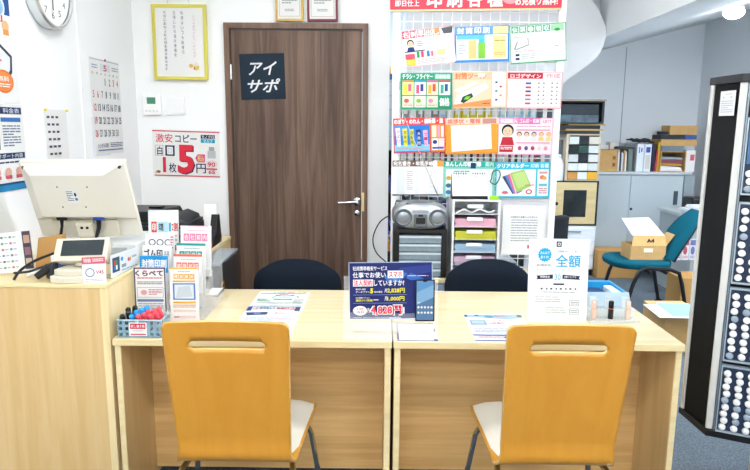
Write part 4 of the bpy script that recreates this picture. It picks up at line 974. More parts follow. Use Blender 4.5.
tag(m.build('paper_packet'), 'white paper packet leaning on the wall behind the printer', 'paper')
t = thing('tape_dispenser', 'black tape dispenser with a red part beside the printer', 'tape dispenser', (-.885, 3.32, ZP))
m = MB(BLACK); m.prism([(3.22, ZP), (3.42, ZP), (3.42, ZP + .03), (3.39, ZP + .155), (3.35, ZP + .16), (3.30, ZP + .06), (3.23, ZP + .03)], -.903, -.868, 'x'); m.build('body', t, bevel=.003)
m = MB(pm('#d8404a', .4)); m.box(-.907, 3.19, ZP, -.868, 3.2195, ZP + .03); m.build('cutter', t)
# dark drawer box by the desk
t = thing('drawer_box', 'dark grey translucent drawer box with a yellow sticker beside the left desk', 'drawer box', (-.80, 3.06, 0))
a = PY(205, 262, 2.96); b = PY(233, 262, 2.96)
x0, x1 = -.905, -.765
m = MB(pm('#1f272e', .3)); m.box(x0, 2.955, .0, x1, 3.32, .795); m.build('case', t, bevel=.004)
m = MB(pm('#8e9aa2', .25)); m.box(x0 - .003, 2.945, .7955, x1 + .003, 3.34, .808); m.build('lid', t, bevel=.002)
for k, (za, zb) in enumerate(((.66, .715), (.73, .785), (.55, .645), (.44, .535))):
    m = MB(pm('#2c353c', .2)); m.box(x0 + .006, 2.945, za, x1 - .006, 2.9545, zb); d = m.build('drawer', t, bevel=.002)
    m = MB(GREY); m.box(x0 + .05, 2.937, za + .015, x1 - .05, 2.9445, za + .023); m.build('handle', d)
s = Sheet((x1 + .0012, 2.975, .705), (x1 + .0012, 3.03, .705), (x1 + .0012, 2.975, .665), '#f0c640', .001); s.r(.15, .3, .85, .7, '#5a4a20'); s.build('sticker', t, smooth=0)
# ------------------------------------------------------ wire display grid
YG = 3.45
gx0, gx1 = .082, .946
t = thing('wire_grid_stand', 'white wire grid display stand covered with product posters', 'stand', (.514, YG, 0))
for x in (gx0, gx1):
    m = MB(WHITEM); m.box(x - .018, YG - .018, 0, x + .018, YG + .018, 2.25); m.build('post', t, bevel=.003)
    m = MB(WHITEM); m.box(x - .018, YG - .0, 0, x + .018, YG + .0, 0) if False else m.box(x - .016, YG + .0185, 0, x + .016, YG + .20, .03); m.build('foot', t, bevel=.003)
m = MB(WHITEM)
x = gx0 + .018 + .02
k = 0
while x < gx1 - .018:
    m.cyl((x, YG + .004, .30), (x, YG + .004, 2.22), .0026, seg=5); x += .0505
z = .34
while z < 2.22:
    m.cyl((gx0 + .018, YG - .001, z), (gx1 - .018, YG - .001, z), .0026, seg=5); z += .0505
m.build('wire_mesh', t)
# header banner
def gs(a, b, c, Y=3.425, **k): return yq(a, b, c, Y, **k)
a = gs((390, -13), (562.5, -15), (390, 11.5), 3.418, paper='#e8485a')
s = a
s.r(0, .93, 1, 1, '#f3dca0'); s.r(0, .0, 1, .05, '#f3dca0')
s.t('激安', .025, .12, .09, .5, '#ffffff', .03); s.t('印刷館', .095, .5 if False else .12, .17, .5, '#ffffff', .03); s.t('即日仕上', .03, .55, .17, .80, '#ffffff', .03)
for i, ch in enumerate('印刷各種'): s.t(ch, .215 + i * .118, .12, .30 + i * .118, .84, '#ffffff', .05)
s.el(.70, .45, .05, .3, '#f6a0a8'); s.t('お見積り無料!', .73, .42, .975, .80, '#ffffff', .04)
fin(s, 'header_banner', 'red header banner with large white characters on top of the wire grid', 'banner')

GP = 'product posters on the wire grid'
def title(s, txt, col, x0=0, x1=1, h=.2, tc='#ffffff', pad=.03):
    s.r(x0, 0, x1, h, col); s.t(txt, x0 + pad, h * .14, x1 - pad, h * .86, tc, .04)
# P1 business cards
s = gs((400.5, 31.5), (453.5, 25), (402.2, 68.5)); s.r(0, 0, 1, 1, '#f3b8c0'); s.r(.012, .02, .985, .98, '#fcfbfb')
for i, (ch, c) in enumerate(zip('名刺早出し', ('#e0485c', '#e0485c', '#ee8f9a', '#ee9a68', '#ee9a68'))): s.r(.02 + i * .145, .02, .15 + i * .145, .22, c); s.t(ch, .035 + i * .145, .04, .135 + i * .145, .20, '#ffffff', .04)
s.q([(.76, .04), (.98, .02), (.96, .2), (.80, .2)], '#5a5f66'); s.person(.16, .36, .06, '#30343c', cloth='#29407c'); s.lines(.27, .32, .40, .48, 3, '#7f9ad0'); s.r(.04, .56, .42, .59, '#2f3d74')
for i in range(3):
    s.fr(.42 + i * .19, .28, .60 + i * .19, .50, '#e3dada', .004); s.fr(.42 + i * .19, .52, .60 + i * .19, .72, '#e3dada', .004)
s.r(.04, .64, .22, .78, '#e05c6c'); s.r(.05, .80, .23, .95, '#f4d254'); s.r(.26, .60, .31, .76, '#3a9a5a'); s.r(.34, .60, .39, .76, '#e0485c'); s.r(.45, .60, .50, .76, '#4a86d0'); s.r(.53, .62, .57, .76, '#e86a74'); s.r(.64, .6, .80, .74, '#f8ea9a')
s.lines(.26, .82, .8, .95, 3, '#c9b6b8')
fin(s, 'product_poster', 'tilted poster with red title and small person, top left of the wire grid', 'poster', GP)
# P2
s = gs((454.5, 27), (509.5, 25.2), (454, 63)); s.r(0, 0, 1, 1, '#3f8ee0'); s.r(.03, .24, .97, .93, '#eef6fc'); s.r(0, 0, .75, .22, '#6aa2e4')
for i, c in enumerate('封筒印刷'): s.t(c, .05 + i * .155, .03, .17 + i * .155, .20, '#ffffff', .05)
s.r(.7, .02, .98, .22, '#f2dfa0'); s.r(.04, .24, .55, .36, '#6cc4ee'); s.r(.04, .36, .22, .90, '#f7f8f8'); s.r(.25, .38, .40, .90, '#efc888'); s.r(.43, .45, .56, .9, '#86cb48'); s.r(.44, .34, .55, .45, '#4ec4dc'); s.r(.60, .30, .70, .88, '#f4f7fa'); s.r(.70, .27, .94, .88, '#f0dd9c'); s.lines(.73, .4, .92, .46, 1, '#a99b5a'); s.lines(.72, .74, .92, .84, 2, '#cbb45c'); s.lines(.07, .5, .2, .8, 4, '#b4bfd0')
fin(s, 'product_poster', 'blue bordered poster with green and yellow envelopes, top middle of the wire grid', 'poster', GP)
# P3
s = gs((509.5, 26), (566, 22), (511.5, 64.5)); s.r(0, 0, 1, 1, '#4fae7c'); s.r(.015, .02, .985, .965, '#eef8f0')
for i, c in enumerate('伝票・領収'): s.r(.03 + i * .14, .03, .155 + i * .14, .20, ('#3fa06c', '#3fa06c', '#55b07c', '#66b88a', '#4fa88c')[i]); s.t(c, .045 + i * .14, .05, .14 + i * .14, .18, '#ffffff', .04)
s.r(.73, .02, .96, .2, '#a9dcb0'); s.el(.84, .17, .05, .04, '#3fa44a'); s.r(.04, .26, .52, .94, '#f7faf8'); s.r(.56, .28, .96, .46, '#f8fbf8'); s.r(.56, .49, .96, .66, '#f8fbf8'); s.r(.56, .69, .96, .92, '#f8fbf8')
s.q([(.06, .62), (.12, .42), (.14, .43), (.09, .62)], '#8f979a'); s.q([(.08, .62), (.34, .50), (.34, .53), (.1, .64)], '#8f979a'); s.q([(.30, .34), (.33, .34), (.34, .50), (.32, .5)], '#b9bdb9'); s.lines(.06, .3, .2, .34, 1, '#98b4a4'); s.lines(.08, .66, .42, .7, 1, '#d89aa4')
s.r(.09, .74, .16, .80, '#26385c'); s.r(.09, .84, .16, .90, '#26385c'); s.lines(.2, .75, .44, .9, 3, '#b9c3be'); s.lines(.8, .58, .86, .62, 1, '#7aa48c')
fin(s, 'product_poster', 'green bordered poster with pen strokes, top right of the wire grid', 'poster', GP)
# P4
s = gs((400.5, 73), (452.5, 73), (399, 109.5), 3.42); s.r(0, 0, 1, 1, '#2fa078'); s.t('チラシ・フライヤー', .04, .03, .62, .16, '#ffffff', .05); s.r(.66, .03, .97, .17, '#7fc8a8'); s.t('印刷各種', .68, .04, .95, .15, '#ffffff', .04)
for i, (bg, c1, c2) in enumerate((('#f4ee9a', '#f1d84a', '#e86a8c'), ('#f7f7f7', '#e05a8c', '#3d4a8c'), ('#f6d9c2', '#e8b43a', '#d85a3c'), ('#e4f2ec', '#4aa890', '#2f5a8c'))):
    x = .04 + i * .235
    s.r(x, .20, x + .215, .60, bg); s.r(x + .03, .32, x + .09, .56, c1); s.r(x + .11, .30, x + .17, .5, c2); s.r(x, .2, x + .215, .25, ('#e8905a', '#3fa0d8', '#d85a9c', '#d8485c')[i])
    s.r(x, .63, x + .215, .94, ('#f2e4d0', '#eef3dc', '#d8ecc8', '#2fa078')[i]); s.el(x + .08, .76, .05, .06, ('#c96a5a', '#8fc04a', '#e08ab0', '#2fa078')[i]); s.lines(x + .02, .84, x + .2, .92, 2, '#b98f8a')
s.t('価格', .76, .68, .95, .90, '#ffffff', .03)
fin(s, 'product_poster', 'dark green bordered poster with four colourful leaflets at left of the wire grid', 'poster', GP)
# P5
s = gs((453, 72), (507.5, 71), (452, 108.5), 3.42); s.r(0, 0, 1, 1, '#f6c6a4'); s.t('封筒ツール', .04, .03, .60, .20, '#ef7a3c', .05); s.r(0, .22, .7, .96, '#f8d3b4'); s.r(.72, .03, .97, .96, '#fcf4ea')
s.q([(.02, .86), (.08, .62), (.60, .30), (.66, .44), (.12, .92)], '#fbfaf6'); s.q([(.14, .82), (.18, .68), (.34, .58), (.38, .68), (.2, .86)], '#2c4a34'); s.q([(.20, .76), (.24, .68), (.33, .66), (.28, .76)], '#7fd04a'); s.q([(.02, .50), (.40, .26), (.48, .32), (.1, .56)], '#fdfcf8'); s.q([(.0, .90), (.7, .76), (.7, .96), (0, .96)], '#f19a5c')
for i in range(5): s.el(.80 + (i % 2) * .08, .30 + i * .12, .025, .03, ('#4a5f8c', '#d8586c', '#3f9a7c', '#e0a040', '#6a4a8c')[i])
s.lines(.55, .86, .68, .92, 1, '#b05a3c'); s.r(.46, .05, .58, .16, '#f7efe4')
fin(s, 'product_poster', 'orange poster with white slanted envelopes, second row in the middle of the wire grid', 'poster', GP)
# P6
s = gs((508, 72), (563, 72.3), (506.5, 108.5), 3.42); s.r(0, 0, 1, 1, '#f0a9b0'); s.r(.01, .02, .985, .97, '#fdf6f6'); s.r(.0, .02, .64, .18, '#cc2f42'); s.t('ロゴデザイン', .05, .05, .60, .16, '#ffffff', .05); s.t('作成', .70, .04, .95, .16, '#e79aa6', .03)
for i in range(4):
    x = .03 + i * .24; s.fr(x, .22, x + .225, .94, '#f1bfc4', .005)
    for j in range(6):
        y = .28 + j * .11
        if i == 0: s.lines(x + .04, y, x + .18, y + .04, 1, '#e3d4d6')
        elif i == 1: s.r(x + .06, y, x + .16, y + .05, ('#3f62c0', '#e0485c', '#4a5a9c', '#d84a5c', '#7f9ad0', '#cf5a6c')[j])
        else: s.el(x + .06, y + .02, .018, .02, ('#4aa0a0', '#d8707c', '#6a6a8c')[(i + j) % 3], 8); s.el(x + .15, y + .02, .015, .02, ('#4a9a5c', '#3f4f7c', '#d8909c')[(i * 2 + j) % 3], 8)
fin(s, 'product_poster', 'pale pink poster with red title and small logos, second row of the wire grid', 'poster', GP)
# P7
s = gs((393, 118.5), (445, 117), (394.5, 153.5), 3.405); s.r(0, 0, 1, 1, '#ee4a4c'); s.t('のぼり・のれん・横断幕・旗', .02, .03, .96, .17, '#ffffff', .05); s.r(.02, .20, .70, .97, '#2f7fd8'); s.r(.02, .2, .3, .5, '#4a9ae4'); s.r(.02, .76, .70, .94, '#7fd0ee'); s.r(.72, .20, .985, .97, '#f6943c')
for i, (c, tc, tx) in enumerate((('#f7f4f7', '#d0486c', 'のぼり'), ('#f6e23c', '#3f8a3c', '営業中'), ('#d8d43c', '#2a5a2c', '新発売'), ('#26428c', '#e8eef8', '大売出'), ('#f3b8d8', '#b0487c', 'セール'))):
    x = .04 + i * .132; s.q([(x, .28 + .02 * i), (x + .09, .27 + .02 * i), (x + .10, .80), (x + .03, .80)], c)
    for j, ch in enumerate(tx): s.t(ch, x + .025, .34 + .13 * j + .02 * i, x + .085, .44 + .13 * j + .02 * i, tc, .02)
s.lines(.06, .86, .6, .90, 1, '#e86a6a')
s.r(.74, .23, .83, .56, '#f7e9c4'); s.r(.85, .23, .90, .56, '#f4a0c0'); s.r(.92, .25, .97, .56, '#f8f0e0'); s.r(.74, .60, .86, .93, '#f4f4f8'); s.el(.80, .70, .045, .06, '#26427c'); s.r(.87, .60, .98, .93, '#f7dada'); s.r(.75, .84, .97, .90, '#3f62c0')
fin(s, 'product_poster', 'red bordered poster with row of tall flags at left of the wire grid', 'poster', GP)
# P8
s = gs((445.5, 118.5), (498.5, 117.5), (446, 154.5), 3.42); s.r(0, 0, 1, 1, '#f5a53a'); s.r(0, 0, 1, .17, '#f6d6c4'); s.t('挨拶状・電報', .04, .02, .66, .15, '#e8705a', .05); s.r(.7, .02, .96, .16, '#c98f86'); s.q([(.10, .20), (.86, .18), (.88, .86), (.12, .93)], '#fafafa'); s.q([(.34, .58), (.58, .36), (.6, .37), (.36, .6)], '#d9dcde'); s.r(.0, .95, 1, 1, '#ef9038')
fin(s, 'product_poster', 'orange poster with a blank white card in the middle of the wire grid', 'poster', GP)
# P9
s = gs((499, 117.5), (553.5, 118), (498.5, 154.5), 3.42); s.r(0, 0, 1, 1, '#f2b4d0'); s.r(.01, .02, .985, .97, '#fceef4'); s.r(0, .0, .36, .17, '#f09ac4'); s.t('似顔絵入', .03, .03, .34, .14, '#ffffff', .05); s.r(.36, 0, .76, .17, '#e872b0'); s.t('ゴム印・名刺', .38, .03, .74, .14, '#ffffff', .04); s.t('人気です', .80, .04, .97, .14, '#d8889c', .03)
s.person(.17, .36, .10, '#23262e', cloth='#c02a38'); s.r(.03, .76, .28, .93, '#c02a38'); s.lines(.05, .79, .26, .88, 2, '#ffffff'); s.lines(.33, .22, .95, .27, 1, '#dda0b8'); s.r(.33, .31, .95, .35, '#e9a4c0')
for i in range(5): s.person(.385 + i * .135, .45, .042, ('#3a2a26', '#4a4038', '#2f3a5c', '#e8a040', '#f0b03a')[i], cloth=('#f4e6ea', '#e8eef4', '#dfeaf6', '#f6d27a', '#f6dc8c')[i])
s.r(.33, .66, .95, .69, '#e9a4c0'); 
for i in range(5): s.el(.40 + i * .12, .82, .035, .06, ('#c9586c', '#6a5a8c', '#c94a5c', '#f0dada', '#e89aa8')[i], 10)
fin(s, 'product_poster', 'pink poster with cartoon portraits, third row at right of the wire grid', 'poster', GP)
# P10
s = gs((392.5, 160.5), (443.5, 160.5), (392, 195.5), 3.42); s.r(0, 0, 1, .17, '#7a6256'); s.t('宛名書き・年間手帳', .02, .02, .80, .15, '#ffffff', .05); s.r(.80, .0, .88, .17, '#ffffff'); s.r(.88, 0, 1, .17, '#e8a03c'); s.r(.03, .22, .97, .95, '#fdfdfd'); s.r(.08, .22, .24, .95, '#e7ecf2'); s.r(.45, .22, .52, .95, '#eef2f6'); s.lines(.28, .3, .40, .86, 10, '#9aa4b4', .35); s.lines(.72, .3, .8, .8, 9, '#c4ccd6', .3); s.fr(.62, .26, .9, .9, '#d4dae2', .006); s.r(0, .965, 1, 1, '#2f3440')
fin(s, 'product_poster', 'white planner poster with a brown title above the silver radio', 'poster', GP)
# P11
s = gs((443.7, 160.8), (495.8, 161), (443.7, 198), 3.42); s.r(0, 0, 1, 1, '#8fd6cc'); s.r(0, 0, 1, .17, '#37b29c'); s.t('あんしん印鑑登録', .04, .02, .72, .15, '#ffffff', .06); s.t('案内', .8, .02, .96, .15, '#bfeae0', .05); s.r(.05, .22, .95, .96, '#f4fbf9'); s.el(.10, .46, .05, .06, '#eac04a'); s.el(.10, .66, .05, .06, '#3a7a8c'); s.el(.10, .84, .05, .06, '#3a8ac0'); s.r(.52, .05, .62, .2, '#26386c'); s.lines(.2, .26, .5, .9, 8, '#8fb4ac')
fin(s, 'product_poster', 'teal titled poster behind the small desk calendar on the wire grid', 'poster', GP)
# P12
s = gs((496, 162.3), (550.5, 162), (496, 198.3), 3.42); s.r(0, 0, 1, 1, '#3cc0dc'); s.t('クリアホルダー', .02, .04, .60, .16, '#ffffff', .06); s.t('印刷 各種', .64, .04, .97, .16, '#d8f4fa', .04); s.r(.02, .20, .74, .94, '#f2fafc'); s.r(.77, .20, .975, .94, '#eef8fb')
for i, c in enumerate(('#3f4468', '#5a8ad0', '#e86a8c', '#f4c8d8', '#7a6ab4')): s.q([(.12 + i * .045, .40 - i * .03), (.30 + i * .03, .30), (.50, .80), (.32 + i * .02, .88)], c)
s.q([(.26, .30), (.52, .20), (.66, .66), (.40, .84)], '#a8cf6a'); s.q([(.30, .33), (.52, .25), (.62, .6), (.42, .74)], '#c4e08c'); s.el(.18, .84, .06, .045, '#e8707c'); s.el(.62, .82, .06, .07, '#d84a5c'); s.el(.62, .82, .035, .04, '#ffffff'); s.lines(.55, .62, .72, .68, 1, '#e87a84')
s.el(.86, .42, .05, .06, '#ee8a5c'); s.el(.90, .44, .04, .05, '#f0b05c'); s.r(.80, .60, .95, .66, '#6ac0dc'); s.lines(.80, .72, .95, .9, 3, '#d8808c'); s.r(.8, .26, .95, .32, '#e8a0a8')
fin(s, 'product_poster', 'cyan bordered poster with fanned green folders, lowest row at right of the wire grid', 'poster', GP)
# letter
s = gs((503.5, 205), (546.5, 205.5), (504, 254.5), 3.40, paper='#f7f8f8'); s.t('お客様各位 店舗からのお知らせ', .18, .22, .80, .255, '#3a3f4a', .02)
for i in range(9): s.lines(.20, .29 + i * .052, .82, .29 + i * .052 + .03, 1, '#8f95a2', .5)
s.lines(.6, .80, .75, .84, 1, '#6b7280'); s.r(.60, .82, .67, .87, '#d8606c')
fin(s, 'letter_sheet', 'white typed letter hanging low at the right of the wire grid', 'letter')
s = gs((497, 198), (549, 198.5), (497, 254), 3.438, paper='#f1f1f3'); s.lines(.1, .04, .9, .95, 14, '#e4e4ea', .3); fin(s, 'backing_sheet', 'pale sheet hanging behind the typed letter on the wire grid', 'paper')

# --------------------------------- open shelf standing behind the wire grid
t = thing('open_shelf', 'white open shelf with binders standing behind the wire grid', 'shelf', (.5, 3.80, 0))
for x in (.10, .93):
    m = MB(WHITE); m.box(x, 3.66, 0, x + .02, 3.96, 1.66); m.build('side_panel', t)
for z in (.06, .40, .74, 1.08, 1.42, 1.64):
    m = MB(WHITE); m.box(.1205, 3.66, z, .9295, 3.96, z + .018); m.build('shelf_board', t)
random.seed(11)
def row(z, items, desc, grp):
    x = .125; n = 0
    for w, h, c in items:
        if x + w > .925: break
        tt = thing('binder', '%s binder, %s' % (c[1], desc), 'binder', (x + w / 2, 3.75, z), grp)
        m = MB(pm(c[0], .5)); m.box(x, 3.68, z, x + w, 3.90, z + h); m.build('cover', tt, bevel=.002)
        m = MB(pm('#f2f2f0', .6)); m.box(x + w * .2, 3.679, z + h * .55, x + w * .8, 3.6799, z + h * .8); m.build('spine_label', tt)
        x += w + .003; n += 1
P_ = {'g': ('#8d9196', 'grey'), 'w': ('#e6e8ea', 'white'), 'r': ('#a83244', 'dark red'), 'k': ('#32353b', 'black'), 'b': ('#4a5f9a', 'blue'), 'y': ('#e2d62e', 'yellow'), 'c': ('#a8dff0', 'pale cyan'), 'p': ('#7c6a9a', 'purple'), 'n': ('#8a6a54', 'brown')}
row(1.098, [(.034, .27, P_[c]) for c in 'gwkgwgrkgwbkrgrwnrkwrgkw'], 'on the shelf board behind the third poster row', 'binders on the upper board behind the grid')
row(1.438, [(.040, .175, P_[c]) for c in 'gwgwgcwyyyyywcccccc'], 'on the top board behind the grid', 'binders on the top board behind the grid')
row(.758, [(.036, .28, P_[c]) for c in 'kgwrkgbwkgwrrrwkrrwgr'], 'on the low board behind the radio and trays', 'binders on the low board behind the grid')

# ------------------------------------------------ side table under radio
ZT = .69
t = thing('side_table', 'light wood side table carrying the radio and the letter trays', 'table', (.53, 3.3, 0))
m = MB(MAPLE); m.box(.052, 3.175, ZT - .024, 1.02, 3.425, ZT); m.build('tabletop', t, bevel=.002)
for x in (.065, .985):
    for y in (3.185, 3.395):
        m = MB(ALU); m.box(x, y, 0, x + .022, y + .022, ZT - .0245); m.build('leg', t)
# black drawer unit
ZT += .0005
t = thing('drawer_unit', 'black drawer unit with translucent grey drawers under the silver radio', 'drawer unit', (.215, 3.30, ZT))
x0, x1 = .075, .350; zt = .942
m = MB(BLACK); m.box(x0, 3.19, ZT, x0 + .028, 3.42, zt); m.box(x1 - .028, 3.19, ZT, x1, 3.42, zt); m.box(x0 + .028, 3.40, ZT, x1 - .028, 3.42, zt); m.box(x0 + .028, 3.19, zt - .018, x1 - .028, 3.40, zt); m.box(x0 + .028, 3.19, ZT, x1 - .028, 3.40, ZT + .006); m.build('case', t, bevel=.001)
for k in range(5):
    a = ZT + .008 + k * .0435
    m = MB(pm('#8fa0ab', .25, var=.15, vscale=60)); m.box(x0 + .030, 3.186, a, x1 - .030, 3.395, a + .0395); d = m.build('drawer', t, bevel=.002)
    m = MB(pm('#c4cfd6', .3)); m.box(x0 + .030, 3.180, a + .028, x1 - .030, 3.1858, a + .036); m.build('lip', d)
# radio
t = thing('cd_radio', 'silver portable CD radio with raised antenna on the black drawer unit', 'radio', (.212, 3.28, zt + .001))
SIL = pm('#a9afb5', .3, .7); SILD = pm('#6f767d', .35, .5)
zr = zt + .001
cx = .212
def sup(a, b, n=2.6, N=40, top=1.0):
    o = []
    for k in range(N):
        q = 2 * PI * k / N; c, s_ = math.cos(q), math.sin(q)
        o.append((cx + a * math.copysign(abs(c) ** (2 / n), c), zr + .072 + b * math.copysign(abs(s_) ** (2 / n), s_)))
    return o
m = MB(SIL)
loops = []
for y, sc in ((3.195, .80), (3.20, .9), (3.215, .97), (3.24, 1.0), (3.33, 1.0), (3.36, .96), (3.375, .86)):
    loops.append([(cx + (x - cx) * sc, y, zr + .066 + (z - zr - .072) * (1 - (1 - sc) * .6) * .98) for x, z in sup(.146, .070, 2.7)])
V = [[m.v(p) for p in L_] for L_ in loops]
for i in range(len(V) - 1):
    for j in range(40): m.f([V[i][j], V[i][(j + 1) % 40], V[i + 1][(j + 1) % 40], V[i + 1][j]])
m.f(V[0]); m.f(V[-1]); m.build('body', t, smooth=50)
for sx in (-.088, .088):
    m = MB(SILD); m.lathe((cx + sx, 3.2, zr + .062), [(.046, .004), (.046, -.004), (.040, -.010), (.034, -.006), (.006, -.004)], axis='y', seg=28); sp = m.build('speaker', t)
    m = MB(pm('#8c939a', .3, .6)); m.lathe((cx + sx, 3.2, zr + .062), [(.030, -.0065), (.026, -.009), (.012, -.010), (.002, -.012)], axis='y', seg=28); m.build('speaker_cone', sp)
m = MB(SILD); m.box(cx - .035, 3.186, zr + .012, cx + .035, 3.20, zr + .080); b = m.build('tape_deck', t, bevel=.005)
m = MB(BLACK); m.box(cx - .024, 3.184, zr + .030, cx + .024, 3.1859, zr + .062); m.build('tape_window', b, bevel=.002)
m = MB(pm('#15181c', .2)); m.box(cx - .012, 3.184, zr + .068, cx + .012, 3.1859, zr + .077); m.build('indicator', b)
m = MB(SIL); m.box(cx - .042, 3.19, zr + .086, cx + .042, 3.20, zr + .102); m.build('button_row', t, bevel=.003)
m = MB(SILD); m.lathe((cx, 3.285, zr + .120), [(.07, 0), (.07, .012), (.05, .020), (.001, .022)], seg=36); m.build('disc_lid', t)
m = MB(BLACK); m.box(cx - .075, 3.213, zr + .128, cx + .03, 3.222, zr + .133); m.build('grip_strip', t)
m = MB(SILD); 0 and m.tube([(cx - .135, 3.34, zr + .075), (cx - .137, 3.345, zr + .125), (cx - .11, 3.35, zr + .150), (cx + .11, 3.35, zr + .150), (cx + .137, 3.345, zr + .125), (cx + .135, 3.34, zr + .075)], .009, seg=8); m.tube([(cx - .137, 3.377, zr + .06), (cx - .12, 3.385, zr + .125), (cx + .12, 3.385, zr + .125), (cx + .137, 3.377, zr + .06)], .006, seg=8); m.build('handle', t)
a0 = PY(438, 196, 3.335); a1 = PY(402.5, 113, 3.30)
m = MB(pm('#e4e7ea', .15, 1)); m.tube([a0, a0.lerp(a1, .5), a1], [.0032, .0024, .0017], seg=8); m.build('antenna', t)

# letter tray tower
t = thing('letter_tray_tower', 'white letter tray tower with pink, green and blue paper beside the radio', 'letter tray', (.50, 3.31, ZT))
x0, x1 = .374, .618; zt2 = 1.098
G = pm('#e8ebee', .35)
m = MB(G); m.box(x0, 3.19, ZT, x0 + .010, 3.42, zt2); m.box(x1 - .010, 3.19, ZT, x1, 3.42, zt2); m.box(x0 + .010, 3.41, ZT, x1 - .010, 3.42, zt2); m.box(x0 + .010, 3.19, zt2 - .008, x1 - .010, 3.41, zt2); m.build('case', t, bevel=.001)
levels = [ZT + .006, .762, .834, .906, .978, 1.042]
papers = [('#e9ecef', 'white'), ('#d6b8cf', 'lilac'), ('#a6c4dc', 'pale blue'), ('#d2d24a', 'yellow green'), ('#e8b4c8', 'pink'), ('#e4e8ea', 'clear')]
levels = [ZT + .006, .758, .824, .891, .957, 1.023]
for k, z in enumerate(levels):
    m = MB(pm('#cfd6dc', .3)); m.box(x0 + .0105, 3.192, z, x1 - .0105, 3.405, z + .003); sh = m.build('tray_shelf', t)
    m = MB(pm('#f7f8f8', .4)); m.box(x0 + .075, 3.187, z + .035, x0 + .155, 3.1915, z + .052); m.build('label_tab', sh)
def stack(name, label, x0, x1, y0, y1, z, h, col, n=6, group=None, jit=.004, cat='paper'):
    m = MB(pm(col, .7, spec=.2))
    for i in range(n):
        dx, dy = random.uniform(-jit, jit), random.uniform(-jit, jit)
        m.box(x0 + dx, y0 + dy, z + h * i / n, x1 + dx, y1 + dy, z + h * (i + .8) / n)
    return tag(m.build(name), label, cat, group)
for k, (c, nm) in enumerate(papers[:5]):
    stack('paper_stack', nm + ' paper stack in the letter tray, %s from the bottom' % ('lowest', 'second', 'third', 'fourth', 'fifth')[k], x0 + .017, x1 - .017, 3.20, 3.40, levels[k] + .0035, .040, c, 8, 'paper stacks in the letter tray tower')
z = levels[5] + .004
cable([(x0 + .02, 3.21, z), (x0 + .06, 3.205, z + .02), (x0 + .10, 3.22, z + .004), (x0 + .14, 3.205, z + .022), (x0 + .19, 3.215, z + .006), (x0 + .22, 3.22, z + .016)], .005, '#e6e8ea', 'coiled white cables in the top letter tray')
# desk calendar
t = thing('desk_calendar', 'small white desk calendar with black spiral on top of the letter trays', 'calendar', (.455, 3.25, zt2 + .0005))
zc_ = zt2 + .0005
a = PY(452.5, 174, 3.24); b = PY(487.5, 174, 3.24)
s = Sheet((a.x, 3.262, a.z - .002), (b.x, 3.262, b.z - .002), (a.x, 3.222, zc_ + .016), '#fcfcfc', .002); s.t('5', .16, .07, .2, .15, '#5a6478'); s.t('6', .68, .07, .72, .15, '#5a6478')
for ox in (.05, .54): 
    for i in range(5): s.lines(ox, .24 + i * .14, ox + .42, .30 + i * .14, 1, '#c3cad6', .5)
s.r(.495, .05, .505, .95, '#e0e4ea'); s.build('page', t, smooth=0)
m = MB(BLACK); m.prism([(3.217, zc_), (3.30, zc_), (3.30, zc_ + .005), (3.270, a.z - .004), (3.266, a.z - .004), (3.222, zc_ + .014), (3.217, zc_ + .014)], a.x - .002, b.x + .002, 'x'); m.build('stand', t)
m = MB(BLACKM)
for k in range(14):
    if 5 < k < 8: continue
    x = a.x + .01 + k * (b.x - a.x - .02) / 13; m.tube([(x, 3.264 + .006 * math.cos(q), a.z + .000 + .006 * math.sin(q)) for q in [i * PI / 4 for i in range(8)]], .0013, seg=5, closed=True)
m.build('spiral', t)
a = PY(489, 197, 3.22); m = MB(pm('#8ee02a', .35)); m.hexa([(a.x, 3.205, zc_), (a.x + .045, 3.195, zc_), (a.x + .05, 3.215, zc_), (a.x + .005, 3.225, zc_), (a.x, 3.205, zc_ + .02), (a.x + .045, 3.195, zc_ + .02), (a.x + .05, 3.215, zc_ + .02), (a.x + .005, 3.225, zc_ + .02)])
tag(m.build('highlighter', bevel=.004), 'bright green highlighter beside the small desk calendar', 'highlighter')
a = PY(498, 168, 3.41)
cable([(a.x - .035, 3.398, a.z - .06), (a.x - .03, 3.392, a.z - .02), (a.x, 3.39, a.z - .012), (a.x + .01, 3.392, a.z - .04), (a.x - .01, 3.394, a.z - .085), (a.x - .04, 3.396, a.z - .075), (a.x - .035, 3.398, a.z - .06)], .003, '#2c5c3c', 'dark green loop of cord hanging above the highlighter on the grid')

# gap between door wall and grid: grey cabinet, dark rack, cables
a = PY(380, 77, 4.7); b = PY(404, 151, 4.7)
t = thing('grey_cabinet', 'narrow grey drawer cabinet seen in the gap left of the wire grid', 'cabinet', (.12, 4.8, 0))
m = MB(GREY); m.box(.012, 4.70, 1.29, .26, 5.1, 1.80) ; m.build('body', t, bevel=.003)
for k in range(5):
    m = MB(pm('#b7bdc1', .4)); m.box(.016, 4.692, 1.30 + k * .097, .252, 4.6995, 1.388 + k * .097); m.build('drawer', t, bevel=.002)
m = MB(BLACKM); m.box(.012, 4.70, 0, .03, 5.1, 1.289); m.box(.23, 4.70, 0, .26, 5.1, 1.289); m.box(.03, 5.06, 0, .23, 5.1, 1.289); m.box(.03, 4.70, .5, .23, 5.06, .52); m.box(.03, 4.70, .95, .23, 5.06, .97); m.build('stand', t)
m = MB(pm('#2c5f78', .5)); m.box(.03, 4.74, 1.801, .12, 4.84, 1.845); tag(m.build('small_box'), 'blue small box on top of the grey cabinet in the gap', 'box')
m = MB(pm('#d9a02c', .4)); m.lathe((.055, 4.79, 1.8455), [(.022, 0), (.022, .05), (.010, .07), (.010, .085)], seg=14); m.use(pm('#8f2f2c', .4)); m.lathe((.055, 4.79, 1.931), [(.012, 0), (.012, .02)], seg=14)
tag(m.build('glue_bottle'), 'small yellow bottle with a red cap standing on the blue box', 'bottle')
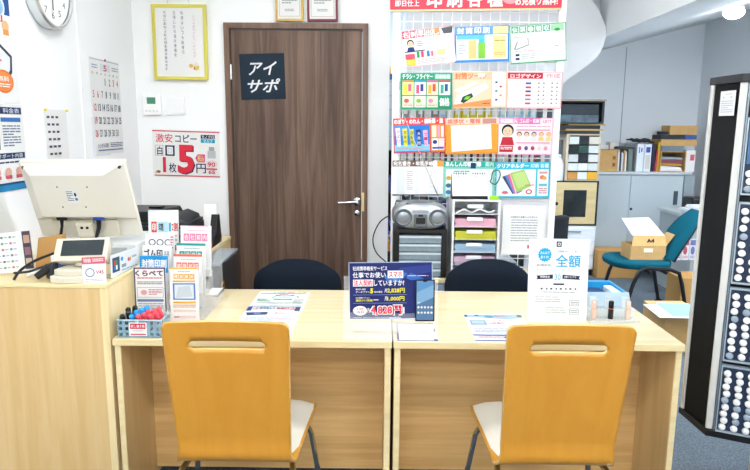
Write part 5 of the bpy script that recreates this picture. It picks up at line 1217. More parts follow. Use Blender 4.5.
for k, (z, c, l) in enumerate(((.975, '#3a4f8c', 'blue'), (.525, '#c98a4a', 'brown'))):
    m = MB(pm(c, .6)); m.box(.05, 4.72, z, .20, 4.95, z + .12); tag(m.build('storage_box', bevel=.004), l + ' box on the dark rack in the gap left of the radio', 'box')
zz = 0
def P4(px, py, y=4.05 + .12): return PY(px, py, y)
cable([P4(392, 212), P4(387, 222), P4(384, 238), P4(386, 252), P4(391, 262)], .006, '#15161a', 'thick black cable hanging in the gap left of the radio')
cable([PY(392, 214, 3.9), PY(380, 222, 3.86), PY(373, 238, 3.84), PY(376, 252, 3.86), PY(386, 262, 3.9)], .004, '#22242a', 'thin black cable looping out of the gap beside the door wall')
cable([PY(391, 226, 4.3), PY(386, 216, 4.3), PY(388, 232, 4.3), PY(391, 244, 4.3)], .007, '#3554b4', 'blue cable hanging in the gap left of the radio')
cable([PY(391, 234, 4.28), PY(386, 238, 4.28), PY(389, 241, 4.28)], .007, '#e0b63a', 'yellow cable in the gap left of the radio')
# ---------------------------------------------- stamp display tower, right
zb, zt = .242, 1.652
B = Vector((1.337, 2.388)); A_ = Vector((1.325, 2.578)); d = Vector((.897, -.442)).normalized(); nrm_ = Vector((-.442, -.897)).normalized()
W_ = .42; C2 = B + d * W_; 
back = Vector((.442, .897)).normalized()
D2 = C2 + back * .22; E2 = A_ + (d * .33)
poly = [A_, B, C2, D2, E2]
t = thing('stamp_display', 'black and silver tower display of round stamps at the right edge', 'display stand', (1.55, 2.5, 0))
def off(p, q, k): # shift segment outward helper
    return p
m = MB(BLACKM)
body = [(A_ + Vector((.004, -.01))), B + Vector((.004, .02)), B + d * .03 + back * .02, C2 + back * .02 - d * .01, D2, E2]
m.prism([(p.x, p.y) for p in body], zb + .03, zt - .02); m.build('core', t)
m = MB(pm('#121316', .6, spec=.2)); 
x_ = A_.x - .001
m.hexa([(A_.x + .0, A_.y - .012, zb + .03), (B.x - .0, B.y + .022, zb + .03), (B.x + .004, B.y + .022, zb + .03), (A_.x + .004, A_.y - .012, zb + .03), (A_.x, A_.y - .012, zt - .02), (B.x, B.y + .022, zt - .02), (B.x + .004, B.y + .022, zt - .02), (A_.x + .004, A_.y - .012, zt - .02)]); m.build('side_panel', t)
ST = pm('#d4d4d0', .4)
def post(p, w, name='corner_post', dd=d, bb=back, w2=None):
    m = MB(ST); q = [p - dd * 0 , p + dd * w, p + dd * w + bb * (w2 or w), p + bb * (w2 or w)]
    m.prism([(v.x, v.y) for v in q], zb + .028, zt - .018); return m.build(name, t, bevel=.003)
post(Vector((A_.x - .008, A_.y - .012)), .03, dd=Vector((1, 0)), bb=Vector((0, 1)), w2=.022)
post(Vector((B.x - .010, B.y + .004)), .026, w2=.02)
post(C2 - d * .015, .025)
m = MB(DARKG)
cap = [A_ + Vector((-.010, .015)), B + Vector((-.012, -.006)), C2 - back * .012, D2 + Vector((.01, .0)), E2 + Vector((0, .015))]
m.prism([(v.x, v.y) for v in cap], zt - .0175, zt + .012); m.build('top_cap', t, bevel=.002)
m = MB(BLACK); m.prism([(v.x, v.y) for v in cap], zb, zb + .0275); m.build('base_plate', t, bevel=.002)
lx = PY(747, 455, 2.45)
m = MB(pm('#b9aea2', .35, .5)); m.cyl((lx.x + .015, 2.42, .03), (lx.x + .015, 2.42, zb - .0005), .018, mat=None); m.build('leg', t)
m = MB(pm('#b9aea2', .35, .5)); m.cyl((1.62, 2.44, .03), (1.62, 2.44, zb - .0005), .018); m.build('leg', t)
for fx, fy in ((lx.x + .015, 2.42), (1.62, 2.44)):
    m = MB(BLACK); m.cyl((fx, fy, 0), (fx, fy, .0295), .024); m.build('foot_cap', t)
# front: bezel and trays
front = B + d * .022 - back * .000
def F2(u, n_, z): p = B + d * u + nrm_ * n_; return (p.x, p.y, z)
def fbox(m, u0, u1, n0, n1, z0, z1):
    m.hexa([F2(u0, n1, z0), F2(u1, n1, z0), F2(u1, n0, z0), F2(u0, n0, z0), F2(u0, n1, z1), F2(u1, n1, z1), F2(u1, n0, z1), F2(u0, n0, z1)])
m = MB(pm('#8f9ba6', .25, .5)); fbox(m, .017, .023, -.018, .004, zb + .03, zt - .02); m.build('inner_rail', t)
def zat(px, py):  # height of a pixel on the front face near its left edge
    r = ray(px, py); # plane through B with normal nrm_
    n3 = Vector((nrm_.x, nrm_.y, 0)); k = (n3.dot(Vector((B.x, B.y, H)) - Vector((0, 0, H)))) / n3.dot(r); return H + r.z * k
trays = [(zat(747, 194), zat(748, 118)), (zat(722, 281), zat(737, 202)), (zat(716, 358), zat(728, 287)), (zat(710, 428), zat(720, 364))]
sp = zat(748, 112), zat(748, 88)
s = Sheet(F2(.036, -.004, sp[1]), F2(.20, -.004, sp[1]), F2(.036, -.004, sp[0]), '#f6f6fa', .002)
s.r(0, .0, 1, .12, '#5a4ab0'); s.r(0, .80, 1, .9, '#5a4ab0'); s.lines(.05, .25, .95, .7, 5, '#8a90a8'); s.build('header_card', t, smooth=0)
NAVYT = pm('#26334c', .3, spec=.5); CAPW = pm('#f2f3f2', .35); CAPG = pm('#9aa8b8', .35); CLR = pm('#a9bccb', .12, alpha=.35)
proto = None; cnt = 0
random.seed(5)
for ti, (z0, z1) in enumerate(trays):
    m = MB(NAVYT); fbox(m, .027, .385, -.012, .002, z0, z1); tr = m.build('tray', t, bevel=.002)
    m = MB(pm('#aebdc9', .2, .3)); fbox(m, .025, .387, -.012, .012, z1 - .006, z1 + .002); fbox(m, .025, .387, -.012, .012, z0 - .004, z0 + .003); fbox(m, .0245, .029, -.012, .012, z0 + .003, z1 - .006); m.build('clear_edge', tr)
    rows_ = 9; dz = (z1 - z0 - .022) / rows_
    for r_ in range(rows_):
        if ti == 0 and r_ < 6: continue
        for c in range(8):
            u = .047 + c * .041 + (.004 if r_ % 2 else 0); z = z1 - .018 - (r_ + .5) * dz
            px, py = proj(F2(u, .02, z))
            grey = random.random() < .22
            tip = F2(u, .024, z)
            tt = bpy.data.objects.new('name_stamp', None)
            # each stamp: a short barrel with a round cap pushed into the tray
            key = 'g' if grey else 'w'
            if proto is None: proto = {}
            if key not in proto:
                mm = MB(CAPG if grey else CAPW); q = Vector((nrm_.x, nrm_.y, 0))
                prof = [(.0, .0132), (.006, .0132), (.010, .0125), (.012, .010), (.013, .003)]
                rings = []
                a1 = Vector((d.x, d.y, 0)); a2 = Vector((0, 0, 1))
                mm.tube([q * h for h, _ in prof], [r__ for _, r__ in prof], seg=14)
                proto[key] = mm.build('name_stamp', local=True, smooth=50)
                o = proto[key]
            else:
                o = proto[key].copy(); COL.objects.link(o)
            bpy.data.objects.remove(tt)
            o.location = F2(u, .0025, z)
            if grey: tag(o, 'grey capped round name stamp in the black tower display', 'stamp', 'grey stamps in the tower display')
            else: tag(o, 'white capped round name stamp in the black tower display', 'stamp', 'white stamps in the tower display')
            cnt += 1
print('stamps', cnt)
m = MB(pm('#4a6f9c', .3)); fbox(m, .034, .38, .0025, .010, trays[0][0] + (trays[0][1] - trays[0][0]) * .40, trays[0][1] - .012); tag(m.build('blister_pack'), 'blue packaged goods in the upper tray of the black tower display', 'package')
# little calendar on the black side
def side(px, py):
    r = ray(px, py); k = (A_.x + B.x) / 2 / r.x; return Vector((r.x * k - .0035, r.y * k, H + r.z * k))
TLs, TRs, BLs = side(723, 91.5), side(739, 91), side(720.5, 116)
TRs.z = TLs.z; 
s = Sheet(Vector((1.3235, min(TLs.y, 2.565), TLs.z)), Vector((1.3285, max(TRs.y, 2.42), TLs.z)), Vector((1.3235, min(TLs.y, 2.565), BLs.z)), '#f4f6f8', .001)
s.lines(.3, .12, .75, .16, 1, '#9aa2ac'); s.t('4', .2, .22, .26, .3, '#4a5460'); s.t('5', .7, .22, .76, .3, '#4a5460'); s.lines(.1, .4, .9, .92, 6, '#b4bcc6', .3)
fin(s, 'mini_calendar', 'small white calendar card on the black side of the stamp tower', 'calendar')

# ------------------------------------------------------- storage room, rear
# steel cabinet with sliding doors
YC = 6.36
a, b = PY(597, 172, YC), PY(697, 175, YC)
x0, x1, zc_t = a.x - .02, 3.07, 1.035
t = thing('steel_cabinet', 'low grey steel cabinet with sliding doors against the rear wall', 'cabinet', ((x0 + x1) / 2, 6.55, 0))
m = MB(STEEL); m.box(x0, YC + .03, .06, x1, 6.76, zc_t - .025); m.build('body', t)
m = MB(pm('#c3ccd0', .4)); m.box(x0 - .004, YC, zc_t - .0245, x1 + .004, 6.765, zc_t); m.build('top', t, bevel=.003)
m = MB(STEELD); m.box(x0, YC + .02, 0, x1, 6.76, .0595); m.build('plinth', t)
xm = PY(630, 200, YC).x
m = MB(STEEL); m.box(x0 + .01, YC + .018, .075, xm + .03, YC + .0295, zc_t - .035); dd = m.build('sliding_door', t, bevel=.002)
m = MB(STEEL); m.box(xm, YC + .003, .075, x1 - .01, YC + .0175, zc_t - .035); dd = m.build('sliding_door', t, bevel=.002)
h = PY(675.5, 198, YC); m = MB(pm('#4a545a', .4)); m.box(h.x - .022, YC - .001, h.z - .07, h.x + .022, YC + .0025, h.z + .07); m.build('recessed_handle', dd, bevel=.002)
h = PY(631, 209, YC); m = MB(DARKG); m.lathe((h.x, YC + .0025, h.z), [(.014, 0), (.014, -.003)], axis='y', seg=12); m.build('lock', dd)
m = MB(STEELD); m.box(x1 + .006, YC + .02, 0, 3.18, 6.5, zc_t - .03); struct(m.build('trim_5', smooth=0))

def pbox(px0, py0, px1, py1, Y, depth, name, label, cat, mat, group=None, bevel=.002, z0=None):
    a, b = PY(px0, (py0 + py1) / 2, Y), PY(px1, (py0 + py1) / 2, Y); za, zb_ = PY((px0 + px1) / 2, py1, Y).z, PY((px0 + px1) / 2, py0, Y).z
    if z0 is not None: za = z0
    m = MB(mat); m.box(a.x, Y, za, b.x, Y + depth, zb_); return tag(m.build(name, bevel=bevel), label, cat, group)
Z1 = zc_t + .0005
t = thing('cardboard_box', 'brown cardboard box at the left end of the steel cabinet', 'box', (PY(607, 170, 6.45).x, 6.5, Z1))
a, b = PY(596, 160, 6.42), PY(617.5, 160, 6.42); zt_ = PY(607, 150, 6.42).z
m = MB(CARD); m.box(a.x, 6.42, Z1, b.x, 6.68, zt_); m.build('carton', t, bevel=.003)
for z in (.12, .05):
    m = MB(pm('#7c5a34', .7)); m.box(b.x - .05, 6.4185, Z1 + z, b.x - .02, 6.4195, Z1 + z + .035); m.build('printed_mark', t)
pbox(610, 142, 616, 150, 6.56, .12, 'small_box', 'small cream box standing on the brown cardboard box', 'box', pm('#d8d2c6', .6), z0=zt_ + .001)
pbox(597, 145, 609.5, 150, 6.60, .06, 'paper_packet', 'flat white packet on the brown cardboard box', 'paper', pm('#dfe4e8', .6), z0=zt_ + .001)
# magazine file with papers
t = thing('file_box', 'dark file box stuffed with white and brown folders', 'file box', (PY(625, 170, 6.5).x, 6.5, Z1))
a, b = PY(618.5, 160, 6.45), PY(632.5, 160, 6.45); ht = PY(625, 149, 6.45).z
m = MB(pm('#6f7f78', .5)); m.box(b.x - .045, 6.45, Z1, b.x, 6.68, ht); m.box(a.x, 6.66, Z1, b.x - .045, 6.68, ht - .03); m.build('case', t)
m = MB(pm('#3b4044', .6)); m.box(a.x - .01, 6.45, ht + .001, b.x + .01, 6.68, ht + .022); m.build('lid', t)
for k, c in enumerate(('#e4e6e8', '#3a4048', '#dcdfe0', '#c99a58', '#e8e8e6')):
    w = (b.x - a.x - .05) / 5
    m = MB(pm(c, .6)); m.hexa([(a.x + k * w, 6.46, Z1), (a.x + (k + .8) * w, 6.46, Z1), (a.x + (k + .8) * w, 6.65, Z1), (a.x + k * w, 6.65, Z1), (a.x + k * w + (.004 if k % 2 else 0), 6.47, ht - .012 - .014 * (k % 3)), (a.x + (k + .8) * w, 6.47, ht - .012 - .014 * (k % 3)), (a.x + (k + .8) * w, 6.65, ht - .02), (a.x + k * w, 6.65, ht - .02)])
    tag(m.build('folder'), ('white', 'black', 'pale grey', 'brown', 'cream')[k] + ' folder in the dark file box on the steel cabinet', 'folder', 'folders in the file box')
for k, (p0, p1) in enumerate(((636.5, 643.5), (644, 651))):
    a, b = PY(p0, 160, 6.42), PY(p1, 160, 6.42); ht = PY(644, 144, 6.42).z
    t = thing('lever_binder', 'white lever binder with a blue spine mark, %s of the pair on the steel cabinet' % ('left', 'right')[k], 'binder', ((a.x + b.x) / 2, 6.5, Z1), 'white binders on the steel cabinet')
    m = MB(pm('#dfe4ea', .45)); m.box(a.x, 6.42, Z1, b.x, 6.70, ht); m.build('cover', t, bevel=.002)
    m = MB(pm('#3458b0', .5)); w = b.x - a.x
    if k == 0: m.box(a.x + w * .25, 6.4185, ht - .09, a.x + w * .4, 6.4195, ht - .03); m.box(a.x + w * .55, 6.4185, ht - .08, a.x + w * .75, 6.4195, ht - .04)
    else: m.box(a.x + w * .2, 6.4185, ht - .085, a.x + w * .8, 6.4195, ht - .03)
    m.build('spine_mark', t)
    m = MB(pm('#c9c6bc', .5)) if k else MB(pm('#dfe4ea', .5)); m.box(a.x + w * .2, 6.4185, Z1 + .03, a.x + w * .8, 6.4195, ht - .11); m.build('spine_label', t)
a, b = PY(636, 140, 6.42), PY(655, 140, 6.42)
m = MB(pm('#23252c', .8)); m.grid([[(a.x + (b.x - a.x) * i / 6, 6.43 + .25 * j / 4, ht + .012 + .02 * random.random() + .02 * (j > 1)) for i in range(7)] for j in range(5)])
bag = m.build('dark_bag', solid=.012)
tag(bag, 'crumpled black bag lying on the white binders', 'bag')
for (p0, p1, py, c, nm, lean) in ((652, 654.6, 144, '#2c2a44', 'dark purple folder right of the white binders', 0), (655, 656.6, 150, '#c03a48', 'red folder leaning right of the white binders', .012), (657.2, 659.5, 142, '#c7a42c', 'mustard folder standing beside the open carton', 0)):
    a, b = PY(p0, 160, 6.43), PY(p1, 160, 6.43); hh = PY(650, py, 6.43).z
    m = MB(pm(c, .6)); m.hexa([(a.x, 6.43, Z1), (b.x, 6.43, Z1), (b.x, 6.68, Z1), (a.x, 6.68, Z1), (a.x + lean, 6.43, hh), (b.x + lean, 6.43, hh), (b.x + lean, 6.68, hh), (a.x + lean, 6.68, hh)]); tag(m.build('folder'), nm, 'folder', 'loose folders on the steel cabinet')
# open carton with stuff and things on it
a, b = PY(660.5, 160, 6.40), PY(686, 160, 6.40); ht = PY(672, 151.5, 6.40).z
t = thing('open_carton', 'open fronted cardboard box holding papers on the steel cabinet', 'box', ((a.x + b.x) / 2, 6.5, Z1))
m = MB(CARD); m.box(a.x, 6.40, Z1, a.x + .008, 6.70, ht); m.box(b.x - .008, 6.40, Z1, b.x, 6.70, ht); m.box(a.x + .008, 6.40, Z1, b.x - .008, 6.69, Z1 + .008); m.box(a.x + .008, 6.692, Z1, b.x - .008, 6.70, ht); m.box(a.x + .008, 6.40, ht - .008, b.x - .008, 6.69, ht); m.build('carton', t)
for k, (c, z, h_) in enumerate((('#e6e6ea', .009, .05), ('#b98a3a', .061, .03), ('#8a4a58', .093, .03), ('#9aa4ac', .125, .025))):
    m = MB(pm(c, .7)); m.hexa([(a.x + .02, 6.43, Z1 + z), (b.x - .02, 6.42, Z1 + z), (b.x - .02, 6.66, Z1 + z), (a.x + .02, 6.66, Z1 + z), (a.x + .03, 6.44, Z1 + z + h_), (b.x - .03, 6.43, Z1 + z + h_ * .7), (b.x - .02, 6.66, Z1 + z + h_), (a.x + .02, 6.66, Z1 + z + h_)]); tag(m.build('packet'), ('white', 'brown', 'dark red', 'pale grey')[k] + ' packet inside the open fronted carton', 'packet', 'packets in the open carton')
aw = PY(697, 160, 6.40)
m = MB(pm('#e9e6e4', .6)); m.box(b.x + .003, 6.42, Z1, aw.x - .01, 6.68, ht + .01); m.use(pm('#d8606c', .6)); m.box(b.x + .05, 6.4185, ht - .09, aw.x - .02, 6.4195, ht - .03); tag(m.build('white_box'), 'white box with a red print at the right end of the steel cabinet', 'box')
pbox(661.5, 146, 684, 151, 6.42, .24, 'flat_case', 'grey flat case lying on the open fronted carton', 'case', pm('#6c7c86', .4), z0=ht + .001)
z2 = PY(672, 146, 6.42).z + .001
pbox(661, 139.5, 697, 145.5, 6.42, .24, 'shallow_carton', 'shallow brown carton lying on the grey flat case', 'box', CARD, z0=z2)
z3 = PY(680, 139.5, 6.42).z + .001
pbox(660.5, 135, 684, 139, 6.43, .2, 'black_case', 'black flat item on the shallow brown carton', 'case', pm('#2a2f36', .5), z0=z3)
pbox(685, 135, 697, 139, 6.43, .2, 'blue_case', 'blue and black item at the right on the shallow brown carton', 'case', pm('#3f5fa0', .5), z0=z3)
z4 = max(PY(672, 135, 6.43).z, PY(691, 135, 6.43).z) + .001
pbox(670, 125.5, 697.5, 134, 6.45, .2, 'brown_box', 'topmost brown box of the pile at the right end of the steel cabinet', 'box', CARD, z0=z4)
pbox(661, 131.5, 668, 134.5, 6.45, .1, 'small_pouch', 'small black item left of the topmost brown box', 'item', pm('#23262c', .6), z0=z4)

# tower of cabinets left of it
Y6 = 6.2
a, b = PY(551, 200, Y6), PY(598, 200, Y6)
X0, X1 = a.x - .01, b.x
t = thing('drawer_chest', 'white low drawer chest under the glass door cabinet', 'drawer chest', ((X0 + X1) / 2, 6.4, 0))
zW = .955; zs = .535
zw = PY(575, 226, Y6).z
m = MB(pm('#dde3e8', .4)); m.box(X0, Y6 + .01, .06, X1, 6.62, zw); m.build('body', t, bevel=.003)
m = MB(DARKG); m.box(X0 + .01, Y6 + .02, 0, X1 - .01, 6.6, .0595); m.build('base', t)
nz = 3
for k in range(nz):
    a0 = .07 + k * (zw - .08) / nz; m = MB(pm('#e8edf0', .4)); m.box(X0 + .01, Y6 - .004, a0, X1 - .01, Y6 + .0095, a0 + (zw - .08) / nz - .01); dr = m.build('drawer', t, bevel=.003)
    m = MB(pm('#8f979d', .4)); m.box(X0 + .15, Y6 - .014, a0 + .09, X1 - .15, Y6 - .0045, a0 + .105); m.build('handle', dr)
zg = PY(575, 181, Y6).z
t = thing('glass_door_cabinet', 'small wooden cabinet with a dark glass door and black edges', 'cabinet', ((X0 + X1) / 2, 6.4, zw + .001))
m = MB(BLACK); m.box(X0 - .004, Y6 + .012, zw + .001, X1 + .004, 6.6, zg); m.build('carcass', t, bevel=.002)
TANW = wood('#d9c596', '#cdb681', 0, .4, 6, .1)
m = MB(TANW); dz = zg - zw; dw = X1 - X0
m.box(X0 + .004, Y6, zw + .02, X0 + dw * .28, Y6 + .011, zg - .014); m.box(X1 - dw * .24, Y6, zw + .02, X1 - .02, Y6 + .011, zg - .014); m.box(X0 + dw * .28, Y6, zw + .02, X1 - dw * .24, Y6 + .011, zw + dz * .20); m.box(X0 + dw * .28, Y6, zg - dz * .20, X1 - dw * .24, Y6 + .011, zg - .014); do = m.build('door_frame', t)
m = MB(pm('#2c3234', .1, spec=.6, var=.3, vscale=14)); m.box(X0 + dw * .28, Y6 + .004, zw + dz * .20, X1 - dw * .24, Y6 + .008, zg - dz * .20); m.build('glass_pane', do)
m = MB(BLACK); m.lathe((X0 + dw * .13, Y6, (zw + zg) / 2), [(.010, 0), (.018, -.015), (.016, -.022), (.002, -.025)], axis='y', seg=14); m.build('knob', do)
# parts organizer
za = zg + .001; xo0 = PY(567, 150, Y6).x; ho = PY(580, 134, Y6).z
t = thing('parts_organizer', 'small parts drawer organizer with clear drawers on the glass door cabinet', 'organizer', ((xo0 + X1) / 2, 6.35, za))
m = MB(pm('#cdbfa4', .5)); m.box(xo0, Y6 + .02, za, xo0 + .02, 6.5, ho); m.box(X1 - .022, Y6 + .02, za, X1 - .002, 6.5, ho); m.box(xo0 + .02, Y6 + .02, ho - .012, X1 - .022, 6.5, ho); m.box(xo0 + .02, 6.49, za, X1 - .022, 6.5, ho - .012); m.box(xo0 + .02, Y6 + .02, za, X1 - .022, 6.49, za + .01); m.build('case', t)
nr = 5; hh = (ho - za - .026) / nr; ww = (X1 - xo0 - .046) / 3
cols_ = ['#d8dcd8', '#20262a', '#d8d2c0', '#1f2d30', '#2c5048', '#d5dad8', '#cfd4d2', '#23292e', '#dfe0da', '#dde0dc', '#e2e4e0', '#d5d8d4', '#c98f4a', '#dfe2de', '#e0a82c']
for r_ in range(nr):
    for c in range(3):
        x = xo0 + .023 + c * ww; z = za + .012 + (nr - 1 - r_) * hh
        m = MB(pm(cols_[(r_ * 3 + c) % 15], .25)); m.box(x + .002, Y6 + .014, z + .002, x + ww - .002, 6.48, z + hh - .012); dr = m.build('drawer', t)
        m = MB(pm('#14161a', .4)); m.box(x + .002, Y6 + .012, z + hh - .0115, x + ww - .002, Y6 + .018, z + hh - .001); m.build('drawer_edge', dr)
# clear bottle
xb = PY(559.5, 170, 6.22).x
t = thing('spray_bottle', 'white plastic bottle standing left of the parts organizer', 'bottle', (xb, 6.24, za))
m = MB(pm('#e4e7ec', .3)); m.lathe((xb, 6.25, za), [(.045, 0), (.048, .01), (.048, .16), (.03, .20), (.018, .215)]); m.build('body', t)
m = MB(pm('#d4d8e0', .4)); m.lathe((xb, 6.25, za + .2155), [(.02, 0), (.02, .03), (.012, .04)]); m.build('cap', t)
m = MB(pm('#6d7276', .6)); q0 = PY(551, 150, 6.3).x; m.box(X0, 6.33, za, xo0 - .01, 6.5, PY(560, 140, 6.3).z); tag(m.build('grey_box'), 'grey box behind the white plastic bottle', 'box')
# folders lying on organizer, black tray unit, board on top
z = ho + .001
for k, (c, nm, x0_, x1_, h_) in enumerate((('#2b2f35', 'black', 0, .0, .03), ('#c09a52', 'brown', .06, .03, .015), ('#22262b', 'dark', -.03, -.0, .035), ('#c9a45a', 'tan', .08, .05, .012))):
    m = MB(pm(c, .6)); m.hexa([(X0 + .06 + x0_, Y6 + .02, z), (X1 - .02 + x1_, Y6 + .02, z), (X1 - .02, 6.5, z), (X0 + .06, 6.5, z), (X0 + .06 + x0_, Y6 + .02, z + h_), (X1 - .02 + x1_, Y6 + .02, z + h_), (X1 - .02, 6.5, z + h_), (X0 + .06, 6.5, z + h_)])
    tag(m.build('document_folder'), nm + ' folder in the flat pile above the parts organizer', 'folder', 'flat folders above the parts organizer'); z += h_ + .001
zt_ = PY(575, 101, Y6).z
t = thing('black_tray_unit', 'black framed tray unit with clear contents at the top of the cabinet tower', 'tray unit', ((X0 + X1) / 2, 6.35, z))
m = MB(pm('#23272f', .5)); m.box(X0, Y6, z, X0 + .02, 6.52, zt_); m.box(X1 - .018, Y6, z, X1 + .004, 6.52, zt_); m.box(X0 + .02, Y6, zt_ - .012, X1 - .018, 6.52, zt_); m.box(X0 + .02, 6.50, z, X1 - .018, 6.52, zt_ - .012); m.box(X0 + .02, Y6, z, X1 - .018, 6.50, z + .012); m.build('frame', t)
m = MB(pm('#6a7f8a', .2, alpha=.75, var=.4, vscale=25)); m.box(X0 + .04, Y6 + .02, z + .013, X1 - .04, 6.48, z + (zt_ - z) * .4); m.build('clear_drawer', t)
m = MB(pm('#3f4b55', .2, alpha=.8, var=.4, vscale=25)); m.box(X0 + .04, Y6 + .03, z + (zt_ - z) * .42, X1 - .04, 6.48, zt_ - .03); m.build('clear_drawer', t)
a, b = PY(549, 99.5, Y6), PY(606, 99.5, Y6)
m = MB(pm('#b5a68e', .5)); m.box(a.x, Y6 - .02, zt_ + .001, b.x, 6.55, zt_ + .016); tag(m.build('top_board'), 'thin wooden board lying across the top of the cabinet tower', 'board')
# dark task chair back seen beside the letter
t = thing('office_chair', 'black office chair back in the store behind the typed letter', 'chair', (1.30, 4.6, 0))
x0, x1 = PY(545, 235, 4.6).x, PY(567, 235, 4.6).x; zt_ = PY(556, 216, 4.6).z
m = MB(pm('#1c2026', .8)); R = []
for i in range(10):
    zz = .62 + (zt_ - .62) * i / 9; f_ = i / 9; hw = (x1 - x0) * 1.0 * (1 - .55 * max(0, (f_ - .5) / .5) ** 2.5)
    R.append([(x1 - hw * 2 + 2 * hw * j / 10 - ((x1 - x0) - hw) * 0, 4.6 + .02 * (j / 5 - 1) ** 2, zz) for j in range(11)])
R = [[(x1 - (x1 - x0) + (px_ - (x1 - (x1 - x0))) , y_, z_) for px_, y_, z_ in r__] for r__ in R]
m.grid(R); m.build('backrest', t, solid=.05, smooth=60)
m = MB(pm('#1c2026', .8)); m.box(1.06, 4.64, .43, 1.46, 5.05, .49); m.build('seat', t, bevel=.02)
m = MB(BLACK); m.tube([(1.27, 4.61, .66), (1.27, 4.60, .50), (1.27, 4.72, .42), (1.27, 4.85, .42)], .016); m.build('back_bracket', t)
m = MB(BLACK); m.cyl((1.27, 4.85, .10), (1.27, 4.85, .42), .025); m.build('column', t)
for k in range(5):
    an = 2 * PI * k / 5; m = MB(BLACK); m.tube([(1.27, 4.85, .10), (1.27 + .25 * math.cos(an), 4.85 + .25 * math.sin(an), .03)], [.022, .016]); m.build('base_arm', t)

# teal chair
t = thing('teal_chair', 'teal fabric chair with black frame carrying an open carton in the store', 'chair', (2.1, 4.9, 0))
m = MB(TEAL)
sx0, sx1, sy0, sy1 = 1.80, 2.28, 4.68, 5.14
pts_ = []
for k in range(28):
    q = 2 * PI * k / 28; pts_.append(((sx0 + sx1) / 2 + .24 * math.copysign(abs(math.cos(q)) ** .7, math.cos(q)), (sy0 + sy1) / 2 + .23 * math.copysign(abs(math.sin(q)) ** .7, math.sin(q))))
m.prism(pts_, .405, .46); m.build('seat', t, bevel=.018)
# back: tall rounded pad leaning to the right (+x)
m = MB(TEAL); rows = []
for side_ in (0, 1):
    R = []
    for i in range(12):
        f_ = i / 11; z = .47 + .37 * f_; xx = 2.25 + .19 * f_ + .035 * f_ * f_
        hw = .175 * (1 - .55 * max(0, (f_ - .4) / .6) ** 3)
        R.append([(xx + (.0 if side_ else -.055 * (1 - abs(j / 6 - 1) ** 4) * (1 - f_ ** 8)) + .0 , 4.90 + hw * (j / 6 - 1), z) for j in range(13)])
    m.grid(R)
bmesh.ops.remove_doubles(m.bm, verts=m.bm.verts[:], dist=.001); bmesh.ops.holes_fill(m.bm, edges=m.bm.edges[:], sides=80)
m.build('backrest', t, smooth=60)
m = MB(BLACK); m.grid([[(2.256 + .19 * f_ + .035 * f_ * f_, 4.90 + .178 * (1 - .55 * max(0, (f_ - .4) / .6) ** 3) * (j / 4 - 1), .46 + .38 * f_) for j in range(9)] for f_ in [i / 10 for i in range(11)]])
m.build('back_shell', t, solid=.012, smooth=60)
for y in (4.66, 5.16):
    m = MB(BLACK); m.tube([(1.86, y, .012), (1.93, y, .30), (1.97, y, .40), (2.02, y, .425), (2.20, y, .415), (2.27, y, .39), (2.30, y, .30), (2.36, y, .03)], .015, seg=10); m.build('leg_frame', t)
m = MB(BLACK); m.tube([(2.05, 4.675, .385), (2.05, 5.145, .385)], .012); m.build('cross_bar', t)
m = MB(BLACK); m.tube([(2.18, 4.675, .385), (2.18, 5.145, .385)], .012); m.build('cross_bar', t)
m = MB(GREY); m.tube([(2.31, 4.90, .56), (2.27, 4.90, .40), (2.18, 4.90, .385)], .014); m.build('back_bracket', t)
m = MB(BLACKM); m.lathe((2.36, 4.66, .028), [(.028, -.012), (.028, .012)], axis='y', seg=16); m.build('caster', t)
m = MB(BLACKM); m.lathe((2.36, 5.16, .028), [(.028, -.012), (.028, .012)], axis='y', seg=16); m.build('caster', t)
# open carton on the chair
t = thing('open_carton', 'open brown carton with a raised grey lid on the teal chair', 'box', (2.03, 4.9, .461))
cy0 = 4.80; cx0, cx1, cy1, cz0, cz1 = PY(630.5, 255, cy0).x, PY(665.5, 255, cy0).x, 5.0, .461, PY(648, 246, cy0).z
zf = PY(648, 235.5, 4.83).z
m = MB(CARD); m.box(cx0, cy0, cz0, cx1, cy0 + .006, cz1); m.box(cx0, cy1 - .006, cz0, cx1, cy1, cz1); m.box(cx0, cy0 + .006, cz0, cx0 + .006, cy1 - .006, cz1); m.box(cx1 - .006, cy0 + .006, cz0, cx1, cy1 - .006, cz1); m.box(cx0 + .006, cy0 + .006, cz0, cx1 - .006, cy1 - .006, cz0 + .006); m.build('carton', t)
m = MB(CARD); m.hexa([(cx0 + .002, cy0 - .003, cz1 + .0005), (cx1, cy0 - .003, cz1 + .0005), (cx1, cy0 + .003, cz1 + .0005), (cx0 + .002, cy0 + .003, cz1 + .0005), (cx0 + .025, cy0 + .03, zf), (cx1 - .0, cy0 + .03, zf), (cx1, cy0 + .036, zf), (cx0 + .025, cy0 + .036, zf)]); fl = m.build('front_flap', t)
s = Sheet((cx0 + .12, cy0 + .0155, cz1 + .055), (cx0 + .18, cy0 + .0155, cz1 + .055), (cx0 + .12, cy0 + .0045, cz1 + .025), '#c9a26b', .001); s.bm.free(); s.bm = bmesh.new(); s.lay(.001); s.t('A4', 0, .05, 1, .95, '#3a2c1c', .04); s.build('print', fl, smooth=0)
m = MB(pm('#e6e0cf', .6)); m.box(cx0 + .10, cy0 - .002, cz0 + .06, cx0 + .17, cy0 - .0005, cz0 + .09); m.build('torn_label', t)
g0, g1, g2, g3 = PY(637, 221, 5.02), PY(660, 220, 5.02), PY(668, 240, 4.86), PY(651, 240, 4.86)
m = MB(pm('#c9d2d8', .5)); g0, g1, g2, g3 = PY(633, 236, 4.90), PY(665, 236, 4.90), PY(621.6, 218, 5.04), PY(649, 217.4, 5.04); e_ = Vector((0, .006, -.004))
m.hexa([g0, g1, g1 + e_, g0 + e_, g2, g3, g3 + e_, g2 + e_]); m.build('raised_lid', t)
